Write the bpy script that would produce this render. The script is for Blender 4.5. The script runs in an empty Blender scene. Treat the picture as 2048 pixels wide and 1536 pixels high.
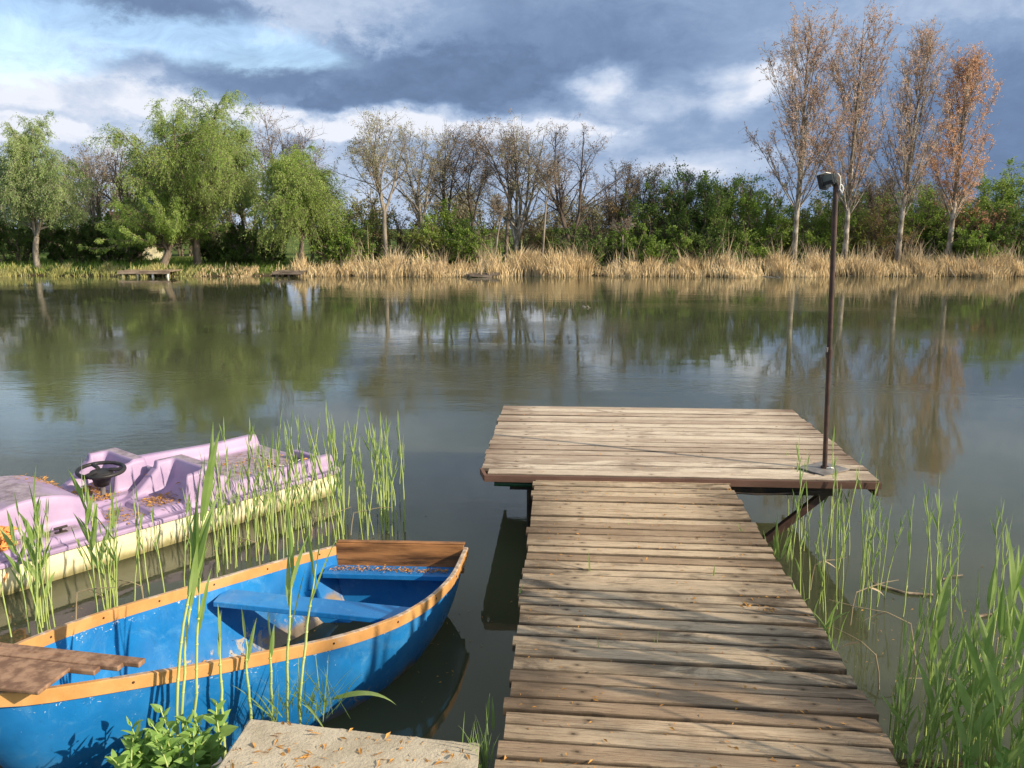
import bpy, math, random
import numpy as np
from mathutils import Vector

# ------------------------------------------------------------------ camera, world, sun
S = bpy.context.scene
COL = S.collection
FPX = 1656.0; CAMZ = 2.15; TH = math.atan(313 / FPX)
cam = bpy.data.cameras.new('camera'); camo = bpy.data.objects.new('camera', cam); COL.objects.link(camo)
camo.location = (0, 0, CAMZ); camo.rotation_euler = (math.pi / 2 - TH, 0, 0)
cam.sensor_width = 36; cam.lens = FPX / 2048 * 36; cam.clip_end = 2000; cam.clip_start = .05
S.camera = camo
S.render.resolution_x = 1024; S.render.resolution_y = 768
S.view_settings.view_transform = 'Standard'; S.view_settings.look = 'None'
S.view_settings.exposure = 0.45; S.view_settings.gamma = 1
SUN_EL = math.radians(27); SUN_DIR = Vector((.918 * math.cos(SUN_EL), -.396 * math.cos(SUN_EL), math.sin(SUN_EL))).normalized()
sl = bpy.data.lights.new('sun', 'SUN'); sl.energy = 4.8; sl.angle = math.radians(.55); sl.color = (1, .86, .66)
so = bpy.data.objects.new('sun', sl); COL.objects.link(so); so.rotation_euler = SUN_DIR.to_track_quat('Z', 'Y').to_euler()
so.location = (20, -9, 15)
S.cycles.max_bounces = 6; S.cycles.transparent_max_bounces = 6; S.cycles.use_denoising = True


def ray(x, y):
    a = (x - 1024) / FPX; b = (768 - y) / FPX
    return np.array([a, math.cos(TH) + b * math.sin(TH), -math.sin(TH) + b * math.cos(TH)])


def at(x, y, z=0.0):                     # where the line of sight meets a level
    r = ray(x, y); t = (z - CAMZ) / r[2]
    return np.array([r[0] * t, r[1] * t, z])


def atY(x, y, Y):                        # where the line of sight meets a distance
    r = ray(x, y); p = r * Y / r[1]
    return np.array([p[0], Y, p[2] + CAMZ])


class X:                                 # arithmetic on shader sockets
    def __init__(s, nt, k): s.nt = nt; s.k = k
    def m(s, op, *o, clamp=False):
        n = s.nt.nodes.new('ShaderNodeMath'); n.operation = op; n.use_clamp = clamp
        s.nt.links.new(s.k, n.inputs[0])
        for i, q in enumerate(o):
            if isinstance(q, X): s.nt.links.new(q.k, n.inputs[i + 1])
            else: n.inputs[i + 1].default_value = q
        return X(s.nt, n.outputs[0])
    def __add__(s, o): return s.m('ADD', o)
    __radd__ = __add__
    def __sub__(s, o): return s.m('SUBTRACT', o)
    def __rsub__(s, o): return s * -1 + o
    def __mul__(s, o): return s.m('MULTIPLY', o)
    __rmul__ = __mul__
    def __truediv__(s, o): return s.m('DIVIDE', o)
    def clamp(s): return s.m('ADD', 0.0, clamp=True)
    def ss(s, a, b):                     # smoothstep a..b -> 0..1
        n = s.nt.nodes.new('ShaderNodeMapRange'); n.interpolation_type = 'SMOOTHSTEP'
        s.nt.links.new(s.k, n.inputs[0]); n.inputs[1].default_value = a; n.inputs[2].default_value = b
        if a > b:
            n.inputs[1].default_value = b; n.inputs[2].default_value = a; n.inputs[3].default_value = 1; n.inputs[4].default_value = 0
        return X(s.nt, n.outputs[0])


def lk(nt, src, dst):
    if isinstance(src, X): src = src.k
    if hasattr(src, 'is_output'): nt.links.new(src, dst)
    else: dst.default_value = (*src, 1) if isinstance(src, tuple) and len(src) == 3 and len(dst.default_value) == 4 else src


def mix(nt, f, a, b, blend='MIX'):
    n = nt.nodes.new('ShaderNodeMix'); n.data_type = 'RGBA'; n.blend_type = blend
    lk(nt, f, n.inputs[0]); lk(nt, a, n.inputs[6]); lk(nt, b, n.inputs[7])
    return n.outputs[2]


def noise(nt, vec, scale=1, detail=4, rough=.55, dist=0, stretch=None, color=False):
    if stretch:
        mp = nt.nodes.new('ShaderNodeMapping'); mp.inputs['Scale'].default_value = stretch
        lk(nt, vec, mp.inputs[0]); vec = mp.outputs[0]
    n = nt.nodes.new('ShaderNodeTexNoise'); n.inputs['Scale'].default_value = scale; n.inputs['Detail'].default_value = detail
    n.inputs['Roughness'].default_value = rough; n.inputs['Distortion'].default_value = dist
    lk(nt, vec, n.inputs['Vector'])
    return n.outputs[1] if color else X(nt, n.outputs[0])


def comb(nt, x, y, z=0.0):
    n = nt.nodes.new('ShaderNodeCombineXYZ')
    for i, q in enumerate((x, y, z)): lk(nt, q, n.inputs[i])
    return n.outputs[0]


# world: a Nishita sky seen between broken storm clouds
W = bpy.data.worlds.new('World'); S.world = W; W.use_nodes = True
nt = W.node_tree; nt.nodes.clear()
wo = nt.nodes.new('ShaderNodeOutputWorld'); bg = nt.nodes.new('ShaderNodeBackground'); nt.links.new(bg.outputs[0], wo.inputs[0])
sky = nt.nodes.new('ShaderNodeTexSky'); sky.sky_type = 'NISHITA'; sky.sun_disc = False
sky.sun_elevation = SUN_EL; sky.sun_rotation = math.atan2(SUN_DIR.x, SUN_DIR.y)
tc = nt.nodes.new('ShaderNodeTexCoord'); sp = nt.nodes.new('ShaderNodeSeparateXYZ'); nt.links.new(tc.outputs['Generated'], sp.inputs[0])
dx, dy, dz = (X(nt, sp.outputs[i]) for i in range(3))
az = dx.m('ARCTAN2', dy) * 57.2958
el = dz.m('ARCSINE') * 57.2958
pv = comb(nt, az * .045, el * .085)
wn = noise(nt, pv, 1.5, 6, .6, .3); wn2 = noise(nt, comb(nt, az * .045 + 7.3, el * .085 + 3.1), 1.9, 6, .62, .3)
azw = az + (wn - .5) * 7; elw = el + (wn2 - .5) * 4.2
def a_e(px, py):
    r = ray(px, py); r = r / np.linalg.norm(r)
    return math.degrees(math.atan2(r[0], r[1])), math.degrees(math.asin(r[2]))
fine = noise(nt, comb(nt, az * .10, el * .20), 2.0, 10, .66, .9)
edgy = (noise(nt, comb(nt, az * .13 + 4, el * .20 + 9), 3.0, 12, .68, .2) - .5) * 1.5
def blob(px, py, rx, ry, sharp=1.0, rot=0.0):
    a, e = a_e(px, py); k = 1 / 28.5
    u = (azw - a); v = (elw - e)
    c, s_ = math.cos(math.radians(rot)), math.sin(math.radians(rot))
    U = (u * c + v * s_) / (rx * k); V = (v * c - u * s_) / (ry * k)
    q = (U * U + V * V).m('SQRT') + edgy * min(1, sharp * .75)
    return q.ss(1 + .5 / sharp, 1 - .5 / sharp)
soft = noise(nt, comb(nt, az * .03, el * .08), 1.4, 4, .5, .2)
# brightness field of the cloud deck, 0 slate .. 1 white
T = .66 + (soft - .5) * .5
T = T + az.ss(0, -24) * el.ss(11, 5) * .08
for args, amp in (
    ((720, 155, 370, 56, 1.5, 3), -.32), ((1060, 120, 260, 130, .8), -.30), ((560, 130, 190, 40, 2.2, 14), -.16), ((900, 195, 230, 36, 1.2), -.18),
    ((270, 22, 190, 52, 1.6), -.46), ((400, 75, 70, 30, 1.2, -30), -.2), ((1985, 280, 240, 150, .8), -.46), ((1700, 330, 420, 130, .7), -.16),
    ((1350, 100, 520, 110, .6), -.20), ((190, 185, 50, 18, .9), -.2), ((120, 225, 260, 14, 1.2), -.16), ((640, 205, 36, 26, 1.5), -.3),
    ((140, 190, 280, 40, 1.5), .24), ((40, 250, 160, 24, 1.8), .26), ((720, 236, 330, 26, 1.8), .36), ((930, 262, 260, 22, 1.6), .30),
    ((1455, 180, 56, 46, .9), .38), ((1205, 160, 60, 30, 1.0), .42), ((1150, 215, 130, 60, .9), .26), ((1330, 195, 50, 34, 1.1), .24),
    ((1530, 165, 40, 46, 1), .36), ((1440, 335, 150, 26, .9), .26), ((700, 40, 260, 60, .9), .14), ((1900, 60, 260, 70, .7), .16),
    ((1100, 280, 160, 24, .9), .18), ((1250, 370, 200, 40, .9), .12)):
    T = T + blob(*args) * amp
fine2 = noise(nt, comb(nt, az * .16, el * .26), 3.2, 8, .62, .3)
T = T + (fine - .5) * .42 + (fine2 - .5) * .34 * T.ss(.2, .7)
T = T.clamp()
T = T.m('MAXIMUM', (fine2 - .35) * .5)
ramp = nt.nodes.new('ShaderNodeValToRGB'); lk(nt, T, ramp.inputs[0])
cr = ramp.color_ramp; cr.elements[0].position = 0; cr.elements[0].color = (.125, .19, .32, 1)
cr.elements[1].position = 1; cr.elements[1].color = (.76, .79, .87, 1)
for p, c in ((.22, (.165, .245, .40, 1)), (.5, (.26, .36, .54, 1)), (.75, (.47, .56, .72, 1))):
    e_ = cr.elements.new(p); e_.color = c
# high up the deck turns a duller grey
high = el.ss(13, 30)
cloud = mix(nt, high * .8, ramp.outputs[0], (.42, .455, .45))
gap = (blob(400, 85, 170, 40, 1.2) + blob(50, 60, 130, 60, 1) + blob(30, 110, 70, 30, 1) + blob(560, 110, 120, 25, 1)).clamp() * (fine * 1.2 + .1).clamp()
gap = (gap * .75 + dy.ss(.1, -.5) * noise(nt, tc.outputs['Generated'], 2.2, 4).ss(.45, .6) * .8).clamp()
skys = nt.nodes.new('ShaderNodeVectorMath'); skys.operation = 'SCALE'; nt.links.new(sky.outputs[0], skys.inputs[0]); skys.inputs[3].default_value = 1.9
cl10 = nt.nodes.new('ShaderNodeVectorMath'); cl10.operation = 'SCALE'; nt.links.new(cloud, cl10.inputs[0]); cl10.inputs[3].default_value = 8.4
nt.links.new(mix(nt, gap, cl10.outputs[0], skys.outputs[0]), bg.inputs[0])
bg.inputs[1].default_value = .10

# ------------------------------------------------------------------ helpers
def tag(o, label=None, cat=None, group=None, kind=None):
    for k, v in (('label', label), ('category', cat), ('group', group), ('kind', kind)):
        if v: o[k] = v
    return o


def empty(name, loc, label, cat, group=None, rz=0):
    o = bpy.data.objects.new(name, None); COL.objects.link(o); o.location = loc; o.rotation_euler = (0, 0, rz)
    o.empty_display_size = .1
    return tag(o, label, cat, group)


class MB:
    """collects numpy pieces and links them as ONE mesh object"""
    def __init__(s): s.v = []; s.f3 = []; s.f4 = []; s.n = 0; s.uv = None; s.a4 = []; s.a3 = []
    def add(s, v, f, val=0.0):
        v = np.asarray(v, float).reshape(-1, 3); f = np.asarray(f, int)
        s.v.append(v)
        (s.f4 if f.shape[1] == 4 else s.f3).append(f + s.n)
        (s.a4 if f.shape[1] == 4 else s.a3).append(np.full(len(f), val) if np.isscalar(val) else val)
        s.n += len(v)
    def box(s, c, d, rz=0.0, rx=0, ry=0, val=0.0, jit=0, taper=1):
        c = np.array(c, float); d = np.array(d, float) / 2
        q = np.array([[i, j, k] for i in (-1, 1) for j in (-1, 1) for k in (-1, 1)], float)
        q[q[:, 2] < 0, :2] *= taper
        q *= d
        if jit: q += np.random.uniform(-jit, jit, q.shape)
        q = q @ rot(rx, ry, rz).T + c
        s.add(q, [[0, 1, 3, 2], [4, 6, 7, 5], [0, 4, 5, 1], [2, 3, 7, 6], [0, 2, 6, 4], [1, 5, 7, 3]], val)
    def tube(s, pts, rad, sides=8, caps=True, val=0.0):
        pts = np.asarray(pts, float); rad = np.broadcast_to(np.asarray(rad, float), (len(pts),))
        v, f = tubes(pts[None], rad[None], sides)
        s.add(v, f, val)
        if caps:
            for k, i in ((0, 0), (len(pts) - 1, 1)):
                ring = v[k * sides:(k + 1) * sides]
                vv = np.vstack([ring, pts[k]]); ff = [[j, (j + 1) % sides, sides] for j in range(sides)]
                if i == 0: ff = [[b, a, c] for a, b, c in ff]
                s.add(vv, ff, val)
    def build(s, name, m, parent=None, smooth=False, origin=None):
        me = bpy.data.meshes.new(name)
        V = np.vstack(s.v) if s.v else np.zeros((0, 3))
        if origin is not None: V = V - np.array(origin)
        F4 = np.vstack(s.f4) if s.f4 else np.zeros((0, 4), int); F3 = np.vstack(s.f3) if s.f3 else np.zeros((0, 3), int)
        nl = F4.size + F3.size; nf = len(F4) + len(F3)
        me.vertices.add(len(V)); me.vertices.foreach_set('co', V.astype(np.float32).ravel())
        me.loops.add(nl); me.loops.foreach_set('vertex_index', np.concatenate([F4.ravel(), F3.ravel()]).astype(np.int32))
        me.polygons.add(nf)
        st = np.concatenate([np.arange(len(F4)) * 4, F4.size + np.arange(len(F3)) * 3]).astype(np.int32)
        me.polygons.foreach_set('loop_start', st)
        me.polygons.foreach_set('use_smooth', np.full(nf, bool(smooth)))
        at_ = me.attributes.new('rnd', 'FLOAT', 'FACE')
        at_.data.foreach_set('value', np.concatenate([np.concatenate(s.a4) if s.a4 else [], np.concatenate(s.a3) if s.a3 else []]).astype(np.float32))
        me.update(calc_edges=True); me.validate()
        if m: me.materials.append(m)
        o = bpy.data.objects.new(name, me); COL.objects.link(o)
        if parent is not None: o.parent = parent
        if origin is not None and parent is None: o.location = origin
        return o


def rot(rx=0, ry=0, rz=0):
    cx, sx, cy, sy, cz, sz = math.cos(rx), math.sin(rx), math.cos(ry), math.sin(ry), math.cos(rz), math.sin(rz)
    return np.array([[cz, -sz, 0], [sz, cz, 0], [0, 0, 1]]) @ np.array([[cy, 0, sy], [0, 1, 0], [-sy, 0, cy]]) @ np.array([[1, 0, 0], [0, cx, -sx], [0, sx, cx]])


def nrm(v): return v / (np.linalg.norm(v, axis=-1, keepdims=True) + 1e-9)


def tubes(P, R, k):
    """P (m,n,3) R (m,n) -> verts, quads"""
    m, n, _ = P.shape
    t = np.empty_like(P); t[:, 1:-1] = P[:, 2:] - P[:, :-2]; t[:, 0] = P[:, 1] - P[:, 0]; t[:, -1] = P[:, -1] - P[:, -2]
    t = nrm(t); d = np.abs(nrm(P[:, -1] - P[:, 0])); ref = np.eye(3)[np.argmin(d, 1)][:, None, :]
    u = nrm(np.cross(t, np.broadcast_to(ref, t.shape))); v = np.cross(t, u)
    a = np.arange(k) * 2 * math.pi / k
    V = P[:, :, None, :] + R[:, :, None, None] * (np.cos(a)[None, None, :, None] * u[:, :, None, :] + np.sin(a)[None, None, :, None] * v[:, :, None, :])
    i = np.arange(m)[:, None, None] * n * k; j = np.arange(n - 1)[None, :, None] * k; q = np.arange(k)[None, None, :]; q2 = (q + 1) % k
    F = np.stack([i + j + q, i + j + q2, i + j + k + q2, i + j + k + q], -1).reshape(-1, 4)
    return V.reshape(-1, 3), F


def dup(root, loc=None, rz=None, sc=None, label=None):
    c = root.copy(); COL.objects.link(c)
    if loc is not None: c.location = loc
    if rz is not None: c.rotation_euler = (c.rotation_euler[0], c.rotation_euler[1], rz)
    if sc is not None: c.scale = sc if hasattr(sc, '__len__') else (sc, sc, sc)
    if label: c['label'] = label
    for ch in root.children:
        d = ch.copy(); COL.objects.link(d); d.parent = c
        for g in ch.children:
            e = g.copy(); COL.objects.link(e); e.parent = d
    return c


# ------------------------------------------------------------------ materials
def new_mat(name, rough=.7, spec=.3):
    m = bpy.data.materials.new(name); m.use_nodes = True
    b = m.node_tree.nodes['Principled BSDF']; b.inputs['Roughness'].default_value = rough; b.inputs['Specular IOR Level'].default_value = spec
    return m, m.node_tree, b


def ocoord(nt):
    return nt.nodes.new('ShaderNodeTexCoord').outputs['Object']


def attr(nt, name='rnd'):
    n = nt.nodes.new('ShaderNodeAttribute'); n.attribute_name = name
    return X(nt, n.outputs['Fac'])


def bump(nt, b, h, strength=.5, dist=.01):
    n = nt.nodes.new('ShaderNodeBump'); n.inputs['Strength'].default_value = strength; n.inputs['Distance'].default_value = dist
    lk(nt, h, n.inputs['Height']); nt.links.new(n.outputs[0], b.inputs['Normal'])


def simple(name, c1, c2, scale=3, rough=.7, bs=.3, bd=.01, stretch=None, spec=.3, lo=.35, hi=.65, detail=6):
    m, nt, b = new_mat(name, rough, spec)
    n = noise(nt, ocoord(nt), scale, detail, .6, stretch=stretch)
    lk(nt, mix(nt, n.ss(lo, hi), c1, c2), b.inputs['Base Color'])
    if bs: bump(nt, b, noise(nt, ocoord(nt), scale * 3, 6, .6, stretch=stretch), bs, bd)
    return m


def leafmat(name, c1, c2, scale=.8, tr=.35, rough=.55):
    m, nt, b = new_mat(name, rough, .25)
    n = noise(nt, ocoord(nt), scale, 3, .6); r = attr(nt)
    c = mix(nt, (n.ss(.35, .65) * .65 + r * .45).clamp(), c1, c2)
    lk(nt, c, b.inputs['Base Color'])
    t = nt.nodes.new('ShaderNodeBsdfTranslucent'); nt.links.new(c, t.inputs[0])
    ms = nt.nodes.new('ShaderNodeMixShader'); ms.inputs[0].default_value = tr
    nt.links.new(b.outputs[0], ms.inputs[1]); nt.links.new(t.outputs[0], ms.inputs[2])
    nt.links.new(ms.outputs[0], nt.nodes['Material Output'].inputs[0])
    return m


M = {}
M['willow'] = leafmat('willow_leaf', (.22, .35, .06), (.44, .56, .16), .9, .5)
M['willow_pale'] = leafmat('pale_willow_leaf', (.25, .37, .12), (.46, .56, .24), .9, .5)
M['green'] = leafmat('green_leaf', (.11, .20, .03), (.29, .40, .08), .9, .45)
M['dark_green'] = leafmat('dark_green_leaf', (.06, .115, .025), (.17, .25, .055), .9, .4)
M['olive'] = leafmat('olive_leaf', (.17, .21, .04), (.34, .38, .10), .7, .4)
M['bronze'] = leafmat('bronze_leaf', (.22, .15, .06), (.38, .27, .12), .7, .4)
M['copper'] = leafmat('copper_leaf', (.50, .31, .23), (.76, .56, .44), .7, .5)
M['copper_b'] = leafmat('copper_bright_leaf', (.55, .30, .18), (.82, .52, .33), .7, .5)
M['bud'] = leafmat('bud_leaf', (.20, .14, .10), (.36, .28, .20), .7, .3)
M['bud_pale'] = leafmat('pale_bud_leaf', (.24, .24, .13), (.40, .38, .22), .7, .3)
M['reed_leaf'] = leafmat('reed_leaf', (.20, .33, .07), (.38, .50, .18), 6, .45, .45)
M['weed_leaf'] = leafmat('weed_leaf', (.16, .31, .06), (.32, .48, .14), 14, .35, .45)
M['straw'] = leafmat('straw', (.46, .34, .18), (.84, .67, .40), .5, .25, .8)
M['straw_grey'] = leafmat('grey_straw', (.36, .29, .19), (.60, .48, .32), .5, .2, .8)
M['new_grass'] = leafmat('new_grass', (.30, .32, .09), (.55, .50, .22), .5, .3, .8)
M['bark'] = simple('bark', (.10, .08, .06), (.24, .19, .145), 5, .95, .6, .02, (1, 1, .25))
M['bark_grey'] = simple('grey_bark', (.17, .145, .115), (.36, .31, .25), 5, .9, .6, .02, (1, 1, .25))
M['bark_pale'] = simple('pale_bark', (.17, .14, .105), (.56, .50, .42), 4, .85, .5, .01, (1, 1, .5), lo=.42, hi=.68)
M['bark_dark'] = simple('dark_bark', (.05, .04, .032), (.13, .10, .08), 5, .95, .6, .02, (1, 1, .25))
M['stem'] = simple('reed_stem', (.30, .42, .11), (.50, .56, .22), 9, .5, .1, .002, (1, 1, .3))
M['litter'] = leafmat('dead_catkins', (.30, .13, .03), (.62, .34, .10), 30, .15, .8)
M['rust'] = simple('rusty_brown_paint', (.028, .013, .011), (.07, .034, .024), 14, .5, .3, .002, spec=.5)
M['steel'] = simple('dark_steel', (.012, .012, .013), (.05, .035, .025), 8, .6, .3, .003)
M['green_paint'] = simple('green_paint', (.01, .05, .02), (.02, .09, .035), 8, .5, .2, .003)
M['black'] = simple('black_plastic', (.012, .012, .014), (.035, .033, .035), 9, .45, .1, .002)
M['white'] = simple('white_cable', (.75, .74, .70), (.85, .84, .80), 9, .5, 0)
M['metal'] = simple('galvanised_plate', (.13, .12, .115), (.24, .22, .21), 9, .45, .2, .002, spec=.5)
M['glass'] = simple('lamp_glass', (.55, .57, .60), (.7, .72, .75), 9, .12, 0, spec=.6)
M['lampgrey'] = simple('lamp_housing_grey', (.11, .115, .11), (.17, .175, .165), 9, .5, .1, .002)
M['rope'] = simple('orange_rope', (.65, .22, .05), (.90, .42, .14), 60, .9, .8, .004)
M['drift'] = simple('driftwood', (.07, .05, .035), (.42, .33, .24), 9, .9, .6, .01)
M['cream_wall'] = simple('cream_plaster', (.72, .66, .44), (.84, .78, .56), 2, .9, .1, .01)
M['roof'] = simple('brown_roof', (.12, .07, .05), (.22, .13, .09), 4, .9, .4, .02)
M['pale_wood'] = simple('bleached_wood', (.34, .28, .22), (.60, .53, .44), 6, .9, .4, .01, (.3, 1, 1))
M['mid_wood'] = simple('grey_brown_wood', (.17, .125, .09), (.36, .28, .21), 6, .9, .4, .01, (.3, 1, 1))
M['dim_wood'] = simple('dim_wood', (.10, .08, .06), (.24, .19, .15), 6, .9, .4, .01, (.3, 1, 1))


def deck_mat(name, dark, mid, light, grime):
    m, nt, b = new_mat(name, .85, .25)
    uvn = nt.nodes.new('ShaderNodeUVMap'); sep = nt.nodes.new('ShaderNodeSeparateXYZ'); nt.links.new(uvn.outputs[0], sep.inputs[0])
    u, v = X(nt, sep.outputs[0]), X(nt, sep.outputs[1]); r = attr(nt)
    vec = comb(nt, u + r * 31, v, r * 17)
    grain = noise(nt, vec, 5, 10, .72, 1.1, stretch=(.7, 14, 1))
    fineg = noise(nt, vec, 16, 6, .7, .3, stretch=(.5, 14, 1))
    patch = noise(nt, vec, 2.6, 8, .68, 1.0, stretch=(1, 2.6, 1))
    oc = ocoord(nt); wear = noise(nt, oc, 1.7, 6, .65)
    speck = noise(nt, oc, 55, 4, .7)
    c = mix(nt, (grain * 1.1 + (r - .5) * .85 + (patch - .5) * .9 + .05).ss(.2, .7), mid, light)
    c = mix(nt, (patch + (r - .5) * .3).ss(.56, .74) * .6, c, dark)
    c = mix(nt, fineg.ss(.54, .62) * .6, c, dark)
    long = noise(nt, vec, 9, 8, .75, .2, stretch=(.18, 14, 1)); c = mix(nt, long.ss(.59, .63) * .8, c, dark)
    c = mix(nt, long.ss(.38, .30) * .5, c, light)
    c = mix(nt, grain.ss(.37, .31) * .7, c, dark)
    c = mix(nt, speck.ss(.64, .72) * .35, c, dark)
    endd = attr(nt, 'endd')
    c = mix(nt, ((endd.ss(.40, 0) * (wear * 1.6 + patch * 1.4 + fineg * .5 - 1.35) * 1.5)).clamp() * grime * .9, c, dark)
    w = attr(nt, 'wid')
    edge = v.m('MINIMUM', w - v) + (fineg - .5) * .022 + (grain - .5) * .012
    c = mix(nt, edge.ss(.008, .001) * .8, c, (.05, .035, .022))
    for nu in (.20, 1.00):
        jit = (r * 37.3).m('FRACT') * .09
        d2 = ((u - nu - jit).m('ABSOLUTE').m('POWER', 2.0) * .45 + (v - .047).m('POWER', 2.0)).m('SQRT')
        c = mix(nt, d2.ss(.020, .004) * .6, c, (.10, .07, .045)); c = mix(nt, d2.ss(.0055, .0035) * .8, c, (.05, .035, .025))
    lk(nt, c, b.inputs['Base Color'])
    bump(nt, b, grain * .8 + fineg * .7 + speck * .15, .9, .005)
    return m
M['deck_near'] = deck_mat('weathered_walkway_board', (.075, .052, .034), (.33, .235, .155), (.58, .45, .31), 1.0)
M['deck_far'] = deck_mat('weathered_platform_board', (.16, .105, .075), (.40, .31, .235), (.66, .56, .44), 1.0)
M['fascia'] = simple('red_brown_board', (.085, .045, .032), (.17, .095, .07), 6, .8, .3, .004, (.2, 1, 1))


def blue_mat():
    m, nt, b = new_mat('blue_boat_paint', .32, .5)
    oc = ocoord(nt)
    c = mix(nt, noise(nt, oc, 2.2, 5, .6).ss(.35, .7), (.008, .15, .43), (.022, .22, .56))
    c = mix(nt, noise(nt, oc, 6, 9, .72, 1).ss(.52, .72) * .5, c, (.14, .36, .60))
    c = mix(nt, noise(nt, oc, 2.3, 8, .7, .6).ss(.66, .70) * .55, c, (.36, .48, .56))
    # chips and scrapes through to the pale gelcoat
    geo = nt.nodes.new('ShaderNodeAttribute'); geo.attribute_name = 'wear'; w = X(nt, geo.outputs['Fac'])
    sc = noise(nt, oc, 26, 6, .7, 1.2, stretch=(1, 1, 1.6))
    gr = nt.nodes.new('ShaderNodeAttribute'); gr.attribute_name = 'rim'; rim = X(nt, gr.outputs['Fac'])
    c = mix(nt, (sc + rim * .14).ss(.70, .72) * .85, c, (.66, .72, .76))
    c = mix(nt, noise(nt, oc, 3.1, 8, .72, 1.4).ss(.50, .72) * .35, c, (.10, .26, .44))
    c = mix(nt, noise(nt, oc, 22, 8, .75, .4, stretch=(1, 1, .3)).ss(.54, .68) * .45, c, (.02, .11, .26))
    sc2 = noise(nt, oc, 13, 8, .72, .8)
    c = mix(nt, (sc2 + w * .20).ss(.64, .72) * w.ss(.02, .3), c, (.40, .36, .30))
    c = mix(nt, (noise(nt, oc, 5, 6, .6) + w * .35).ss(.62, .80) * w.ss(.1, .6), c, (.25, .19, .13))
    lk(nt, c, b.inputs['Base Color']); lk(nt, noise(nt, oc, 7, 4).ss(.3, .8) * .35 + .25, b.inputs['Roughness'])
    bump(nt, b, noise(nt, oc, 5, 4) + sc * .2, .25, .006)
    return m
M['blue'] = blue_mat()


def orange_mat():
    m, nt, b = new_mat('orange_varnished_rail', .5, .4)
    oc = ocoord(nt); a = attr(nt)
    c = mix(nt, noise(nt, oc, 6, 5, .6, .5).ss(.3, .7), (.50, .25, .08), (.62, .34, .13))
    c = mix(nt, noise(nt, oc, 30, 6, .7, 1).ss(.62, .75) * .6, c, (.22, .11, .05))
    worn = (noise(nt, oc, 7, 5, .6) + a * .42).ss(.62, .8)
    c = mix(nt, worn, c, mix(nt, noise(nt, oc, 25, 4).ss(.4, .6), (.30, .22, .16), (.52, .42, .33)))
    lk(nt, c, b.inputs['Base Color']); bump(nt, b, noise(nt, oc, 30, 5), .3, .003)
    return m
M['orange'] = orange_mat()
M['brown_varnish'] = simple('worn_brown_varnish', (.07, .032, .012), (.46, .21, .075), 5, .5, .3, .003, (.6, 1, 5), spec=.4, lo=.3, hi=.7, detail=9)
M['bow_wood'] = simple('bow_board_wood', (.17, .095, .06), (.36, .22, .14), 7, .65, .3, .003, (3, 3, 1))


def lilac_mat():
    m, nt, b = new_mat('faded_lilac_plastic', .5, .4)
    oc = ocoord(nt)
    g = nt.nodes.new('ShaderNodeNewGeometry'); sp_ = nt.nodes.new('ShaderNodeSeparateXYZ')
    c = mix(nt, noise(nt, oc, 3, 5, .6).ss(.35, .7), (.33, .235, .39), (.43, .32, .48))
    c = mix(nt, noise(nt, oc, 12, 7, .7, 1).ss(.58, .74) * .3, c, (.38, .30, .36))
    d = attr(nt, 'dirt')
    k = (d * 1.1 + (noise(nt, oc, 5, 9, .72, .8) - .5) * 1.6).ss(.30, .80)
    dirt = mix(nt, noise(nt, oc, 18, 7, .7).ss(.35, .65), (.17, .13, .14), (.40, .33, .36))
    c = mix(nt, k * .9, c, dirt)
    c = mix(nt, noise(nt, oc, 60, 4, .6, stretch=(1, 1, .2)).ss(.74, .78) * .7, c, (.06, .05, .04))
    lk(nt, c, b.inputs['Base Color']); bump(nt, b, noise(nt, oc, 40, 4), .15, .003)
    return m
M['lilac'] = lilac_mat()


def cream_mat():
    m, nt, b = new_mat('cream_float_plastic', .5, .4)
    oc = ocoord(nt); sp_ = nt.nodes.new('ShaderNodeSeparateXYZ'); nt.links.new(oc, sp_.inputs[0]); z = X(nt, sp_.outputs[2])
    c = mix(nt, noise(nt, oc, 4, 5, .6).ss(.35, .7), (.80, .73, .44), (.86, .80, .56))
    st = noise(nt, oc, 14, 6, .7, .5, stretch=(1, 1, .25))
    c = mix(nt, (z + (st - .5) * .09).ss(.085, .01) * .9, c, (.24, .21, .08))
    c = mix(nt, st.ss(.62, .75) * .35, c, (.45, .38, .20))
    lk(nt, c, b.inputs['Base Color'])
    return m
M['cream'] = cream_mat()


def concrete_mat():
    m, nt, b = new_mat('rough_concrete', .95, .2)
    oc = ocoord(nt)
    c = mix(nt, noise(nt, oc, 5, 7, .65).ss(.3, .7), (.38, .325, .24), (.56, .49, .38))
    g = noise(nt, oc, 90, 6, .7)
    c = mix(nt, g.ss(.56, .66) * .6, c, (.17, .15, .12)); c = mix(nt, noise(nt, oc, 140, 3).ss(.64, .7) * .6, c, (.58, .54, .46))
    lk(nt, c, b.inputs['Base Color']); bump(nt, b, g + noise(nt, oc, 30, 5) * .7, .8, .006)
    return m
M['concrete'] = concrete_mat()


def ground_mat():
    m, nt, b = new_mat('grassy_ground', 1, .1)
    g = nt.nodes.new('ShaderNodeNewGeometry').outputs['Position']
    sp_ = nt.nodes.new('ShaderNodeSeparateXYZ'); nt.links.new(g, sp_.inputs[0]); z = X(nt, sp_.outputs[2])
    c = mix(nt, noise(nt, g, .35, 6, .6).ss(.35, .65), (.05, .095, .018), (.13, .17, .045))
    c = mix(nt, noise(nt, g, 5, 6, .7).ss(.5, .7) * .5, c, (.05, .045, .025))
    c = mix(nt, z.ss(.16, .02), c, (.07, .052, .032))
    lk(nt, c, b.inputs['Base Color']); bump(nt, b, noise(nt, g, 9, 6, .7), .9, .05)
    return m
M['ground'] = ground_mat()


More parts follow.
